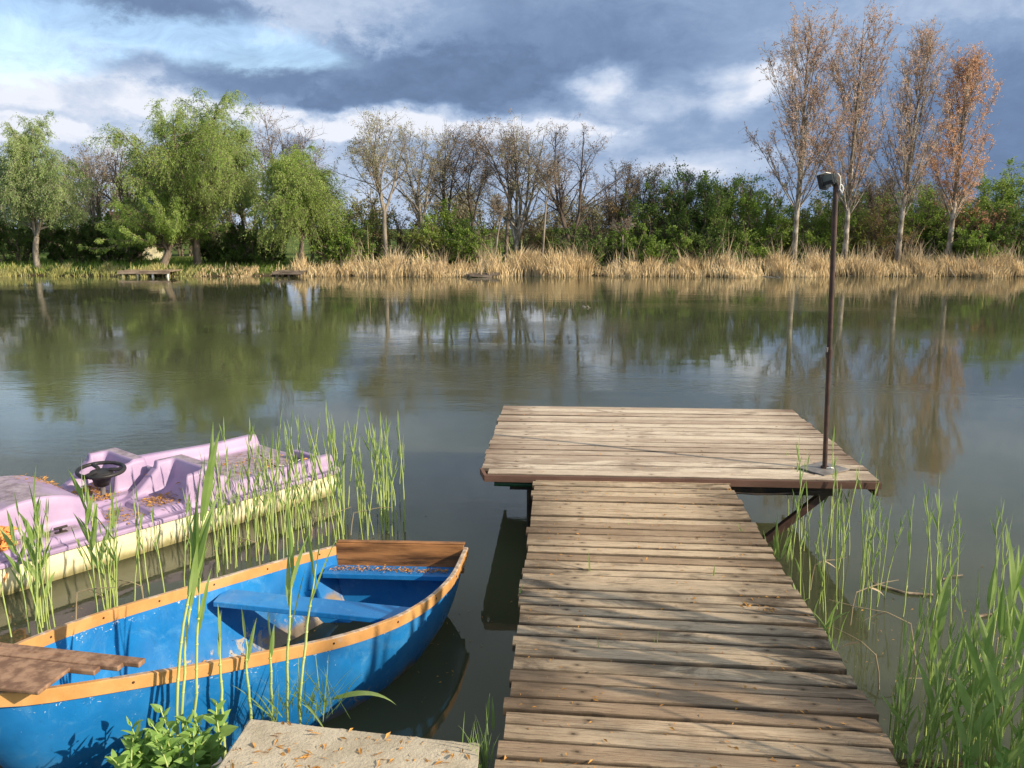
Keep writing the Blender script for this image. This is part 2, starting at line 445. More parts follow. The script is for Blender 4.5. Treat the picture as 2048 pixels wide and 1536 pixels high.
def water_mat():
    m, nt, b = new_mat('pond_water', .006, .5)
    b.inputs['IOR'].default_value = 1.333
    b.inputs['Subsurface Weight'].default_value = 1.0; b.inputs['Subsurface Radius'].default_value = (.6, .7, .5); b.inputs['Subsurface Scale'].default_value = 1.0; b.subsurface_method = 'BURLEY'
    g = nt.nodes.new('ShaderNodeNewGeometry').outputs['Position']
    c = mix(nt, noise(nt, g, .3, 4, .6).ss(.35, .65), (.056, .064, .034), (.074, .080, .046))
    lk(nt, c, b.inputs['Base Color'])
    n1 = noise(nt, g, 6.5, 4, .55, .3, stretch=(.75, 1.5, 1)); n2 = noise(nt, g, 1.3, 3, .5, .2, stretch=(.6, 1.5, 1))
    area = noise(nt, g, .16, 4, .55, .4, stretch=(.7, 1.6, 1)).ss(.46, .62)
    sp_ = nt.nodes.new('ShaderNodeSeparateXYZ'); nt.links.new(g, sp_.inputs[0])
    y = X(nt, sp_.outputs[1])
    h = n1 * (area * .95 + .05) * y.ss(3, 12) * .9 + n1 * .10 + n2 * .55
    bump(nt, b, h, 1.0, .0036)
    return m
M['water'] = water_mat()

# ------------------------------------------------------------------ ground and water
SHORE = 37.3
def ground_h(x, y):
    sn = 2.75 + .18 * np.sin(x * 1.3) + .5 * np.clip((-x - 1.3) / 2, 0, 1) * .8 + np.clip((np.abs(x) - 6) / 20, 0, 6)
    sf = SHORE + .3 * np.sin(x * .5) + .25 * np.sin(x * 1.7 + 1)
    near = np.clip((sn - y) / .7 + .25, -1.5, 1) * .28
    far = np.clip((y - sf) / 1.2, -1.5, 1) * .28 + np.clip((y - sf - 1) / 40, 0, 1) * .5
    side = np.clip((np.abs(x) - 62) / 4, -1.5, 1) * .3
    return np.maximum(np.maximum(near, far), side)
def axis(parts): return np.unique(np.concatenate([np.linspace(a, b, n) for a, b, n in parts]))
gx = axis([(-600, -70, 12), (-70, -8, 60), (-8, 8, 120), (8, 70, 60), (70, 600, 12)])
gy = axis([(-60, -1, 20), (-1, 5, 60), (5, 35, 10), (35, 41, 40), (41, 90, 40), (90, 900, 16)])
GX, GY = np.meshgrid(gx, gy, indexing='ij')
rg = np.random.default_rng(1)
GZ = ground_h(GX, GY) + np.where(GY < 6, rg.uniform(-.015, .015, GX.shape), rg.uniform(-.03, .03, GX.shape))
def gridmesh(GX, GY, GZ):
    a, b = GX.shape; i, j = np.meshgrid(np.arange(a - 1), np.arange(b - 1), indexing='ij'); k = i * b + j
    return np.stack([GX, GY, GZ], -1).reshape(-1, 3), np.stack([k, k + b, k + b + 1, k + 1], -1).reshape(-1, 4)
mb = MB(); mb.add(*gridmesh(GX, GY, GZ)); g = mb.build('ground', M['ground'], smooth=True); tag(g, kind='structure')
mb = MB(); mb.add([[-66, -2, 0], [66, -2, 0], [66, 41, 0], [-66, 41, 0]], [[0, 1, 2, 3]]); wtr = mb.build('water', M['water']); tag(wtr, kind='structure')

# ------------------------------------------------------------------ tree machinery
def grow(rng, p0, d, L, r0, n, wob=.12, up=0.0, r1=.35):
    pts = [np.array(p0, float)]; d = np.array(d, float); d /= np.linalg.norm(d); st = L / n
    N = rng.normal(0, wob, (n, 3))
    for i in range(n):
        d = d + N[i]; d[2] += up; d /= np.linalg.norm(d); pts.append(pts[-1] + d * st)
    return np.array(pts), np.linspace(r0, r0 * r1, n + 1)


def sample(rng, polys, m, a=.25, b=1.0):
    """m random places along polys, weighted by length -> pos, tangent, radius, t"""
    Ls = np.array([np.linalg.norm(p[-1] - p[0]) + .01 for p, _ in polys]); idx = rng.choice(len(polys), m, p=Ls / Ls.sum())
    t = rng.uniform(a, b, m); pos = np.empty((m, 3)); tan = np.empty((m, 3)); rad = np.empty(m)
    for q in np.unique(idx):
        P, R = polys[q]; k = idx == q; f = t[k] * (len(P) - 1); i = np.minimum(f.astype(int), len(P) - 2); w = (f - i)[:, None]
        pos[k] = P[i] * (1 - w) + P[i + 1] * w; tan[k] = nrm(P[i + 1] - P[i]); rad[k] = R[i]
    return pos, tan, rad, t


def twigs(rng, pos, tan, L, spread=.8, up=.1, droop=0.0, n=4, wob=.15):
    m = len(pos); L = np.broadcast_to(L, (m,)) * rng.uniform(.55, 1.25, m)
    d = nrm(tan + rng.normal(0, spread, (m, 3)) + [0, 0, up]); P = np.empty((m, n, 3)); P[:, 0] = pos
    for i in range(1, n):
        d = nrm(d + rng.normal(0, wob, (m, 3)) + np.array([0, 0, -droop]))
        P[:, i] = P[:, i - 1] + d * (L / (n - 1))[:, None]
    return P


def leafquads(rng, pos, dirs, size, wid=.5, wilt=0.0):
    m = len(pos); s = np.broadcast_to(size, (m,)) * rng.uniform(.6, 1.3, m)
    d = nrm(dirs + rng.normal(0, .6, (m, 3)) + [0, 0, -wilt]); w = nrm(np.cross(d, rng.normal(0, 1, (m, 3)))) * (s * wid)[:, None] * .5
    t = pos + d * s[:, None]; c = pos + d * (s * .45)[:, None]
    V = np.stack([pos, c + w, t, c - w], 1).reshape(-1, 3); F = np.arange(m * 4).reshape(-1, 4)
    return V, F, rng.uniform(0, 1, m)


def along(rng, P, m, lo=.15):
    """m random points on an array of equal-length polylines"""
    k, n, _ = P.shape; i = rng.integers(0, k, m); f = rng.uniform(lo, 1, m) * (n - 1); j = np.minimum(f.astype(int), n - 2); w = (f - j)[:, None]
    return P[i, j] * (1 - w) + P[i, j + 1] * w, nrm(P[i, j + 1] - P[i, j])


def tree_obj(name, base, label, cat, group, wood, leaves, barkm, leafm, crown='crown'):
    root = empty(name, tuple(base), label, cat, group)
    wood.build('trunk', barkm, root, smooth=True)
    if leaves is not None: leaves.build(crown, leafm, root)
    return root


def put_polys(mb, polys, sides=6):
    byn = {}
    for p, r in polys: byn.setdefault(len(p), []).append((p, r))
    for n, l in byn.items():
        mb.add(*tubes(np.array([p for p, _ in l]), np.array([r for _, r in l]), sides))


def bare_tree(seed, h, spread, trunk_r, forks=3, fork_h=.25, n1=14, n2=160, n3=1100, nleaf=4000, leaf=.06, leafm=None, barkm=None,
              lean=0, up1=.05, clump=True, tr=.007):
    rng = np.random.default_rng(seed); wood = MB(); big = []
    tp, trr = grow(rng, (0, 0, -.2), (lean, 0, 1), h * fork_h + .2, trunk_r, 5, .05, .02, .8); big.append((tp, trr))
    limbs = []
    for k in range(forks):
        a = rng.uniform(0, 6.28) if forks > 3 else k * 6.28 / forks + rng.uniform(-.5, .5)
        d = np.array([math.cos(a) * spread * .45, math.sin(a) * spread * .3, 1]); s_ = rng.uniform(.8, 1.0)
        limbs.append(grow(rng, tp[-1], d, h * (1 - fork_h) * s_, trunk_r * .62, 9, .09, .02, .16))
    br = []
    pos, tan, rad, t = sample(rng, limbs, n1 * forks, .15, .95)
    for i in range(len(pos)):
        d = nrm(tan[i] * .8 + rng.normal(0, .55, 3) * [1, 1, .4])
        br.append(grow(rng, pos[i], d, h * .34 * (1.15 - t[i]) * rng.uniform(.7, 1.3) * (.6 + spread), max(rad[i] * .55, .012), 6, .14, up1, .25))
    big += limbs
    put_polys(wood, big, 8); put_polys(wood, br, 5)
    pos, tan, rad, t = sample(rng, br + limbs, n2, .2, 1)
    T2 = twigs(rng, pos, tan, h * .11, .55, .1, 0, 5, .22)
    R2 = np.linspace(1, .4, 5)[None] * np.full((len(T2), 1), tr * 1.5); wood.add(*tubes(T2, R2, 3))
    p3, t3 = along(rng, T2, n3, .2); T3 = twigs(rng, p3, t3, h * .05, .7, .1, 0, 4, .25)
    wood.add(*tubes(T3, np.linspace(1, .5, 4)[None] * np.full((n3, 1), tr), 3))
    lv = MB()
    if clump:
        ends = T3[rng.choice(n3, max(n3 // 3, 1)), -1]; pp = ends[rng.integers(0, len(ends), nleaf)] + rng.normal(0, h * .009, (nleaf, 3)); dd = rng.normal(0, 1, (nleaf, 3))
    else:
        pp, dd = along(rng, T3, nleaf, .1)
    lv.add(*leafquads(rng, pp, dd, leaf, .6))
    return wood, lv


def poplar(seed, h, w, nleaf, leaf=.075, skew=0.0, fork=False):
    rng = np.random.default_rng(seed); wood = MB()
    tp, trr = grow(rng, (0, 0, -.2), (.01, 0, 1), h * .97, .150, 14, .009, .03, .12); limbs = [(tp, trr)]
    if fork: limbs.append(grow(rng, tp[5], (.13, .05, 1), h * .56, .06, 9, .03, .03, .15))
    br = []
    for k in range(62):
        t = rng.uniform(.24, .93) if k > 5 else rng.uniform(.22, .3); f = t * 14; i = int(f); p = tp[i] + (tp[min(i + 1, 14)] - tp[i]) * (f - i)
        a = k * 2.4 + rng.uniform(-.4, .4); top_ = max(0, 1 - t)
        L = min(h * .38 * rng.uniform(.55, 1.05) * min(1, top_ * 1.9 + .08), top_ * h * .96)
        d = np.array([math.cos(a), math.sin(a), 2.2]); d[:2] *= (w / 2.1) * (1.25 if t < .45 else .95)
        br.append(grow(rng, p, d, L, .030 * (1.05 - t) + .008, 8, .04, .05, .25))
    put_polys(wood, limbs, 8); put_polys(wood, br, 5)
    pos, tan, rad, t = sample(rng, br, 520, .15, 1); T2 = twigs(rng, pos, tan, h * .085, .33, .35, 0, 5, .12)
    wood.add(*tubes(T2, np.linspace(1, .5, 5)[None] * np.full((len(T2), 1), .008), 3))
    p3, t3 = along(rng, T2, 1900, .1); T3 = twigs(rng, p3, t3, h * .035, .55, .15, 0, 4, .2)
    wood.add(*tubes(T3, np.linspace(1, .6, 4)[None] * np.full((len(T3), 1), .006), 3))
    pp, dd = along(rng, T3, nleaf, .15); lv = MB(); lv.add(*leafquads(rng, pp + rng.normal(0, .03, pp.shape), dd, leaf, .75, .3))
    return wood, lv


def willow(seed, h, w, nstr=1500, nleaf=60000, leaf=.10, trunk_r=.28, fork_h=.22, low=.35, lean=0.0, strand=.17, forks=5):
    rng = np.random.default_rng(seed); wood = MB()
    tp, trr = grow(rng, (0, 0, -.2), (lean, 0, 1), h * fork_h + .2, trunk_r, 5, .06, .02, .8); big = [(tp, trr)]; limbs = []
    for k in range(forks):
        a = k * 6.28 / forks + rng.uniform(-.4, .4); sp_ = rng.uniform(.25, 1) if k else .1
        d = np.array([math.cos(a) * w / h * .85 * sp_, math.sin(a) * w / h * .7 * sp_, 1])
        limbs.append(grow(rng, tp[-1], d, h * (1 - fork_h) * rng.uniform(.8, .98) * (1.0 if k == 0 else .92), trunk_r * .5, 9, .08, .015, .15))
    pos, tan, rad, t = sample(rng, limbs, 20 * forks, .05, .98); br = []
    for i in range(len(pos)):
        d = nrm(tan[i] * .7 + rng.normal(0, .7, 3) * [1, 1, .35]); br.append(grow(rng, pos[i], d, w * .40 * (1.25 - t[i] * .8) * rng.uniform(.5, 1.15), max(rad[i] * .5, .012), 6, .12, .02, .25))
    put_polys(wood, big + limbs, 8); put_polys(wood, br, 5)
    pos, tan, rad, t = sample(rng, br + limbs, nstr, .25, 1); hh = np.clip(pos[:, 2] / h, 0, 1)
    Ls = h * strand * rng.uniform(.5, 1.3, nstr) * (1.15 - .75 * hh)
    Ls = np.minimum(Ls, np.maximum(pos[:, 2] - low, .15))
    T = twigs(rng, pos, tan, Ls, .6, .35, .50, 6, .1)
    wood.add(*tubes(T, np.linspace(1, .4, 6)[None] * np.full((nstr, 1), .007), 3))
    pp, dd = along(rng, T, nleaf, .05); lv = MB(); lv.add(*leafquads(rng, pp + rng.normal(0, .045, pp.shape), dd, leaf, .36, .4))
    return wood, lv


def bush(seed, h, w, dpt, nleaf, leaf=.08, stems=14, up=.06, dens=700, twr=.007, lo=.08):
    rng = np.random.default_rng(seed); wood = MB(); st = []
    for k in range(stems):
        a = rng.uniform(0, 6.28); q = rng.uniform(0, 1) ** .6
        p0 = (math.cos(a) * w * .25 * q, math.sin(a) * dpt * .25 * q, -.1)
        d = np.array([math.cos(a) * q * w / h * .55, math.sin(a) * q * dpt / h * .55, 1]); hh = h * (1.02 - .35 * q * q) * rng.uniform(.72, 1)
        st.append(grow(rng, p0, d, hh, .05 * h / 3, 7, .10, .03, .25))
    pos, tan, rad, t = sample(rng, st, stems * 9, .08, .95); br = []
    for i in range(len(pos)):
        d = nrm(tan[i] * .55 + rng.normal(0, .6, 3) * [w / max(h, w) * 1.2, dpt / max(h, w) * 1.2, .5]); br.append(grow(rng, pos[i], d, h * .30 * rng.uniform(.5, 1.2), .014, 5, .15, up, .35))
    put_polys(wood, st, 5); put_polys(wood, br, 4)
    pos, tan, rad, t = sample(rng, br + st, dens, .15, 1); T = twigs(rng, pos, tan, h * .12, .6, .15, 0, 4, .2)
    wood.add(*tubes(T, np.linspace(1, .5, 4)[None] * np.full((len(T), 1), twr), 3))
    # leaves gather in tufts round a share of the twigs, so the crown has lumps and gaps
    sel = T[rng.choice(len(T), int(len(T) * .75))]
    pp, dd = along(rng, sel, nleaf, lo); lv = MB(); lv.add(*leafquads(rng, pp + rng.normal(0, h * .018, pp.shape), dd, leaf, .6, .1))
    return wood, lv


def gz(x, y): return float(ground_h(np.array(x), np.array(y)))


def place(px, Y, top=None):
    b = atY(px, 500, Y); b[2] = gz(b[0], Y)
    h = (atY(px, top, Y)[2] - b[2]) if top is not None else None
    return b, h
def span(px_w, Y): return px_w * Y / FPX * 1.0


#FAR
# ------------------------------------------------------------------ far bank: willows
for i, (px, top, wpx, Y, nstr, nl, mk, lab, kw) in enumerate([
    (72, 244, 235, 39.2, 3000, 90000, 'willow_pale', 'rounded pale green willow at the left end of the far bank', dict(fork_h=.22, forks=5, low=1.8, trunk_r=.15, leaf=.08)),
    (395, 170, 310, 40.0, 4600, 130000, 'willow', 'tallest green willow with forked crown on the far bank', dict(fork_h=.24, forks=7, low=1.5, strand=.17, trunk_r=.2, leaf=.08)),
    (600, 298, 215, 38.8, 2800, 100000, 'willow', 'weeping willow with strands hanging almost to the reeds beside the small dark fishing platform', dict(fork_h=.22, forks=6, low=.3, strand=.34, trunk_r=.13, leaf=.08)),
    (492, 232, 140, 42.0, 1400, 30000, 'willow_pale', 'slim thin-crowned willow standing just right of the tallest willow', dict(fork_h=.3, forks=4, low=3.0, trunk_r=.11)),
    (320, 385, 330, 38.9, 2300, 62000, 'willow', 'low spreading willow with a thick leaning trunk beside the cream cabin', dict(fork_h=.26, forks=6, low=1.6, trunk_r=.2, lean=.3, leaf=.08)),
]):
    b, h = place(px, Y, top)
    w_, l_ = willow(100 + i, h, span(wpx, Y), nstr, nl, **kw)
    tree_obj('willow_tree', b, lab, 'willow', 'willows on the far bank', w_, l_, M['bark'] if i != 0 else M['bark_grey'], M[mk])

# ------------------------------------------------------------------ poplars
for i, (px, top, wpx, nl, mk, lab, fk) in enumerate([
    (1588, 12, 225, 16000, 'copper', 'first and broadest of four tall copper-leaved poplars', True),
    (1690, 14, 205, 16000, 'copper', 'second copper poplar from the left, seen just behind the lamp post', False),
    (1796, 46, 170, 10500, 'copper', 'third poplar, the thinnest crown of the four copper poplars', True),
    (1897, 85, 175, 17000, 'copper_b', 'last and shortest of the four poplars, with the brightest orange leaves', False)]):
    Y = 39.0; b, h = place(px, Y, top)
    w_, l_ = poplar(210 + i, h, span(wpx, Y) * .5, nl, fork=fk, leaf=.062)
    tree_obj('poplar_tree', b, lab, 'poplar', 'row of copper poplars on the far bank', w_, l_, M['bark_pale'], M[mk])

# ------------------------------------------------------------------ bare trees
BT = [  # px, top, Y, spread, forks, fork_h, trunk_r, leaf mat, nleaf, bark, label
    (205, 272, 44, .75, 4, .22, .15, 'bud', 4500, 'bark_grey', 'grey leafless tree between the pale willow and the tallest willow, left of its twin'),
    (262, 290, 43, .8, 4, .25, .16, 'bud', 3500, 'bark', 'dark twisted leafless tree touching the left side of the tallest willow'),
    (565, 228, 44, .42, 3, .35, .12, 'bud', 3200, 'bark', 'slender purple-brown leafless tree above the weeping willow'),
    (625, 285, 45, .5, 3, .3, .10, 'bud', 2200, 'bark', 'small leafless tree peeking out at the right shoulder of the weeping willow'),
    (774, 240, 39.4, .75, 4, .38, .13, 'bud_pale', 7500, 'bark_grey', 'wide budding tree with a straight ivy-clad trunk left of the bare tree row'),
    (840, 248, 41, .6, 4, .28, .14, 'bud_pale', 5200, 'bark_grey', 'budding tree with a pale leaning trunk, right of the ivy-clad one'),
    (902, 245, 42, .38, 3, .3, .12, 'bud', 4200, 'bark_dark', 'narrow dark forked tree above the bright green bush'),
    (942, 250, 43, .35, 2, .3, .10, 'bud', 3000, 'bark_dark', 'slim dark tree directly behind the small broken fishing platform'),
    (1010, 245, 40.5, .5, 3, .45, .11, 'bud', 4300, 'bark', 'reddish budding tree with a bent bare trunk right of the small broken platform'),
    (1040, 236, 40.8, .6, 5, .14, .16, 'bud_pale', 5500, 'bark_pale', 'pale multi-stemmed tree in the middle of the bare tree row'),
    (1140, 255, 39.8, .75, 4, .13, .17, 'bud', 4200, 'bark_dark', 'dark open-crowned tree with three strong limbs at the right end of the bare row'),
    (1225, 325, 43, .5, 4, .2, .10, 'bud', 2200, 'bark', 'low leafless tree right of the dark three-limbed tree'),
    (1282, 318, 42, .7, 6, .12, .10, 'bronze', 6000, 'bark', 'brown bushy leafless tree beside the tall dark green thicket'),
    (1745, 330, 46, .7, 5, .2, .12, 'bud', 2500, 'bark_dark', 'dark leafless tree between the second and third poplars, half hidden'),
    (1362, 338, 44, .35, 4, .2, .07, 'bud', 900, 'bark_dark', 'thin bare twigs sticking up behind the dark green thicket'),
]
for i, (px, top, Y, spd, fk, fh, tr_, lm, nl, bm, lab) in enumerate(BT):
    b, h = place(px, Y, top)
    w_, l_ = bare_tree(300 + i, h, spd, tr_ * .9, fk, fh, n1=10, n2=260, n3=1500, nleaf=int(nl * .8), leaf=.065, tr=.0055)
    tree_obj('bare_tree', b, lab, 'tree', 'leafless and budding trees on the far bank', w_, l_, M[bm], M[lm])
for i, (px, top, Y, ln, lab) in enumerate([(985, 395, 38.4, .16, 'thin young tree leaning right beside the broken platform'),
                                           (1082, 330, 38.6, .06, 'young pale tree with a bare stem rising from the tall dry reeds'),
                                           (1243, 440, 38.3, .1, 'short thin sapling in the dry reeds right of the tall clump')]):
    b, h = place(px, Y, top); w_, l_ = bare_tree(350 + i, h, .3, .05, 2, .6, n1=8, n2=90, n3=500, nleaf=900, leaf=.06, lean=ln)
    tree_obj('sapling', b, lab, 'young tree', 'saplings at the reed edge', w_, l_, M['bark_grey'], M['bud'])

# ------------------------------------------------------------------ bushes and thickets that can be told apart
BU = [  # px, top, wpx, Y, leaves, mat, label
    (905, 408, 110, 40, 15000, 'green', 'vivid green bush, tallest of those at the foot of the dark forked tree'),
    (852, 450, 110, 39.2, 9000, 'olive', 'low olive bush left of the vivid green bush'),
    (948, 448, 80, 39, 6500, 'green', 'small green bush right behind the broken platform'),
    (1180, 440, 130, 39.2, 11000, 'dark_green', 'dark green bush right of the three-limbed tree'),
    (1262, 452, 100, 38.8, 9000, 'green', 'bright low bush above the reeds under the brown bushy tree'),
    (1250, 372, 150, 42, 11000, 'bronze', 'brown twiggy thicket behind the bright low bush'),
    (1335, 352, 130, 41, 20000, 'dark_green', 'dark green thicket, left half of the tall dark clump'),
    (1395, 338, 120, 40.5, 24000, 'dark_green', 'tallest dark green thicket with a pointed top'),
    (1475, 362, 130, 40.5, 23000, 'green', 'bright green rounded thicket right of the tall dark one'),
    (1350, 460, 100, 38.9, 9000, 'green', 'low green bush in front of the tall dark thicket'),
    (1432, 440, 100, 39.2, 11000, 'dark_green', 'dark low bush between the green thickets, just above the reeds'),
    (1545, 385, 120, 41.5, 13000, 'olive', 'yellowish thicket behind the foot of the broadest poplar'),
    (1625, 392, 120, 41, 14000, 'green', 'green thicket between the first two poplars'),
    (1700, 405, 120, 41.5, 13000, 'olive', 'yellow-green thicket around the foot of the second poplar'),
    (1765, 398, 120, 41, 13000, 'bronze', 'rusty thicket left of the third poplar'),
    (1845, 380, 120, 41.3, 15000, 'green', 'green thicket between the third and fourth poplars'),
    (1918, 395, 110, 40.6, 9000, 'copper_b', 'orange thicket around the fourth poplar'),
    (1935, 445, 110, 39.5, 12000, 'green', 'bright bush at the foot of the fourth poplar'),
    (2030, 335, 170, 41, 30000, 'green', 'tall green thicket closing the right end of the far bank'),
    (1985, 420, 90, 39.7, 11000, 'dark_green', 'dark bush in front of the right-end thicket'),
    (665, 405, 90, 40.5, 12000, 'green', 'green bush right of the weeping willow'),
    (690, 470, 80, 39, 6000, 'green', 'low green bush at the foot of the weeping willow'),
    (720, 395, 110, 43, 7000, 'olive', 'sparse olive thicket left of the ivy-clad tree'),
    (800, 420, 120, 43, 8000, 'bronze', 'brown thicket behind the two budding trees'),
    (1060, 430, 130, 44, 6500, 'bronze', 'brown thicket behind the pale multi-stemmed tree'),
    (1120, 450, 100, 43, 6000, 'olive', 'olive thicket behind the dark three-limbed tree'),
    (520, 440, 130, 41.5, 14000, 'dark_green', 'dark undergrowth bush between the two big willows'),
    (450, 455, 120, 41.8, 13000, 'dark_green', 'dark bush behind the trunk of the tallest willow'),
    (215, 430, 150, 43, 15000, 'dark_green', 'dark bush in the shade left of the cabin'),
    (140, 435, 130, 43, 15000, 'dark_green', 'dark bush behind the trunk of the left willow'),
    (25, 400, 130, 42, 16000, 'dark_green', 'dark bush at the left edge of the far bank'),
    (700, 455, 60, 40, 5500, 'dark_green', 'small dark bush behind the dry reeds right of the weeping willow'),
]
for i, (px, top, wpx, Y, nl, mk, lab) in enumerate(BU):
    b, h = place(px, Y, top); w = span(wpx, Y) * 1.15
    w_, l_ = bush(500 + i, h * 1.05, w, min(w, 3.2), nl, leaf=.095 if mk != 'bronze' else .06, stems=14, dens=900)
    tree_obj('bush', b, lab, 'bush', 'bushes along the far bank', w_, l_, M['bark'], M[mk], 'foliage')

# ------------------------------------------------------------------ the wood farther back, one mass
rng = np.random.default_rng(77); wd = MB(); lv = MB()
for k in range(46):
    x = rng.uniform(-46, 52); Y = rng.uniform(50, 62); h = rng.uniform(3.0, 4.6) * (Y / 55) * (1.3 if x < -12 else 1); bx = np.array([x, Y, gz(x, Y)])
    polys = [grow(rng, bx + [rng.normal(0, .8), 0, 0], (rng.normal(0, .25), rng.normal(0, .2), 1), h * rng.uniform(.7, 1), .07, 6, .1, .02, .3) for _ in range(7)]
    put_polys(wd, polys, 4); pos, tan, rad, t = sample(rng, polys, 400, .1, 1); T = twigs(rng, pos, tan, h * .22, .6, .1, 0, 4, .2); wd.add(*tubes(T, np.full((len(T), 4), .012), 3))
    pp, dd = along(rng, T, 2400, .1); V, F, r_ = leafquads(rng, pp + rng.normal(0, .15, pp.shape), dd, .16, .6); lv.add(V, F, r_)
o = lv.build('distant_wood', leafmat('wood_leaf', (.14, .15, .08), (.30, .27, .16), .12, .35)); tag(o, 'mixed brown and green wood closing the view behind the far bank', 'wood', kind='stuff')  # leaf colours lightened, so distance haze is put into the material
o2 = wd.build('distant_wood_stems', M['bark'], o)
tag(o2, kind='stuff')

# ------------------------------------------------------------------ dry reeds on the far shore
def reed_bed(seed, x0, x1, hfun, dens, m, label, ybase=SHORE, depth=1.3, wid=.016, cat='reeds'):
    rng = np.random.default_rng(seed); n = int((x1 - x0) * dens)
    x = rng.uniform(x0, x1, n); x = x + .35 * np.sin(x * 2.9) + .22 * np.sin(x * 6.1 + seed); y = ybase + .3 * np.sin(x * .5) + .25 * np.sin(x * 1.7 + 1) + rng.uniform(-.35, depth, n) + .25 * np.sin(x * 2.3)
    h = hfun(x) * rng.uniform(.35, 1.05, n) * (1 + .28 * np.sin(x * 3.1 + 1) * np.sin(x * 1.13) + .12 * np.sin(x * 7.3)) * (1 - .35 * (y < ybase - .1))
    h = np.where(rng.uniform(0, 1, n) < .03, h * 1.5, h)
    z = np.maximum(ground_h(x, y), -.05); b = np.stack([x, y, z], -1)
    le = rng.normal(0, .20, (n, 2)) + .12 * np.stack([np.sin(x * 2.1), np.cos(x * 1.3)], -1); k = np.array([0, .4, .75, 1.0]); P = np.empty((n, 4, 3))
    for i, t in enumerate(k):
        P[:, i, :2] = b[:, :2] + le * (h * t * (t * .9 + .25))[:, None]; P[:, i, 2] = b[:, 2] + h * t * (1 - .12 * t)
    a = rng.uniform(-.9, .9, n); wv = np.stack([np.cos(a), np.sin(a), np.zeros(n)], -1) * wid
    Wt = np.array([.6, 1, .7, .08])
    V = np.stack([P - wv[:, None] * Wt[None, :, None], P + wv[:, None] * Wt[None, :, None]], 2).reshape(n, 8, 3)
    F = (np.arange(n)[:, None, None] * 8 + np.array([[0, 1, 3, 2], [2, 3, 5, 4], [4, 5, 7, 6]])[None]).reshape(-1, 4)
    mb = MB(); mb.add(V, F, np.repeat(rng.uniform(0, 1, n), 3))
    return tag(mb.build('dry_reeds' if cat == 'reeds' else 'shore_grass', m), label, cat, kind='stuff')
def xp(px): return atY(px, 550, SHORE)[0]
reed_bed(1, xp(1003), xp(1200), lambda x: 1.0 + .1 * np.sin(x), 850, M['straw'], 'tall dense clump of golden dry reeds right of the broken platform')
reed_bed(2, xp(1190), xp(1560), lambda x: .72 + .1 * np.sin(x), 560, M['straw'], 'golden dry reed belt between the tall clump and the broadest poplar')
reed_bed(3, xp(1550), xp(2130), lambda x: .76 + .12 * np.sin(x), 580, M['straw'], 'tan dry reed belt below the four poplars')
reed_bed(4, xp(612), xp(950), lambda x: .74 + .2 * np.sin(x * 1.3 + 2), 520, M['straw'], 'pale dry reed belt between the weeping willow and the broken platform')
reed_bed(5, xp(390), xp(612), lambda x: .30 + 0 * x, 200, M['straw'], 'short dry reeds below the tallest willow')
reed_bed(6, xp(-60), xp(400), lambda x: .32 + 0 * x, 280, M['new_grass'], 'short yellow-green shore grass along the left of the far bank', cat='grass')
reed_bed(7, xp(670), xp(2130), lambda x: 1.45 + 0 * x, 70, M['straw_grey'], 'scattered taller greyish reed stalks standing behind the golden belt', depth=2.4, wid=.010)
rng = np.random.default_rng(5); n = 16000; x = rng.uniform(-32, 30, n); y = rng.uniform(38.3, 46, n); h = rng.uniform(.08, .3, n); z = ground_h(x, y)
a = rng.uniform(0, 6.28, n); w_ = np.stack([np.cos(a), np.sin(a), 0 * a], -1) * .035; b = np.stack([x, y, z], -1); tp = b + np.stack([rng.normal(0, .06, n), rng.normal(0, .06, n), h], -1)
mb = MB(); mb.add(np.stack([b - w_, b + w_, tp], 1), np.arange(n * 3).reshape(-1, 3), rng.uniform(0, 1, n)); tag(mb.build('bank_grass', M['green']), 'green grass on the far bank under the trees', 'grass', kind='stuff')

# ------------------------------------------------------------------ cabin and far fishing platforms
c0 = atY(285, 520, 47); zc = gz(c0[0], 47)
cab = empty('cabin', (c0[0], 47, zc), 'small cream cabin with a brown roof in the shade under the low spreading willow', 'cabin', rz=.25)
mb = MB()
for c, d in (((0, -1.2, .85), (2.4, .12, 1.9)), ((0, 1.2, .85), (2.4, .12, 1.9)), ((1.14, 0, .85), (.12, 2.28, 1.9)), ((-1.14, 0, .85), (.12, 2.28, 1.9))): mb.box(c, d)
mb.add([[1.2, -1.26, 1.8], [1.2, 1.26, 1.8], [1.2, 0, 2.5], [1.1, -1.26, 1.8], [1.1, 1.26, 1.8], [1.1, 0, 2.5]], [[0, 1, 2], [5, 4, 3]]); mb.add([[-1.2, -1.26, 1.8], [-1.2, 1.26, 1.8], [-1.2, 0, 2.5]], [[2, 1, 0]])
mb.build('wall', M['cream_wall'], cab)
mb = MB(); mb.box((0, -.75, 2.18), (2.8, 1.75, .07), rx=math.atan2(.7, 1.26)); mb.box((0, .75, 2.18), (2.8, 1.75, .07), rx=-math.atan2(.7, 1.26)); mb.build('roof', M['roof'], cab)
for x_ in (-.6, .65):
    mb = MB()
    for c, d in (((x_, -1.275, 1.42), (.62, .03, .06)), ((x_, -1.275, .88), (.62, .03, .06)), ((x_ - .28, -1.275, 1.15), (.06, .03, .48)), ((x_ + .28, -1.275, 1.15), (.06, .03, .48)), ((x_, -1.275, 1.15), (.03, .03, .48))): mb.box(c, d)
    f = mb.build('window', M['roof'], cab); mb = MB(); mb.box((x_, -1.268, 1.15), (.5, .012, .48)); mb.build('pane', M['steel'], f)
mb = MB(); mb.box((.02, -1.275, .8), (.42, .03, 1.5)); mb.build('door', M['dim_wood'], cab)


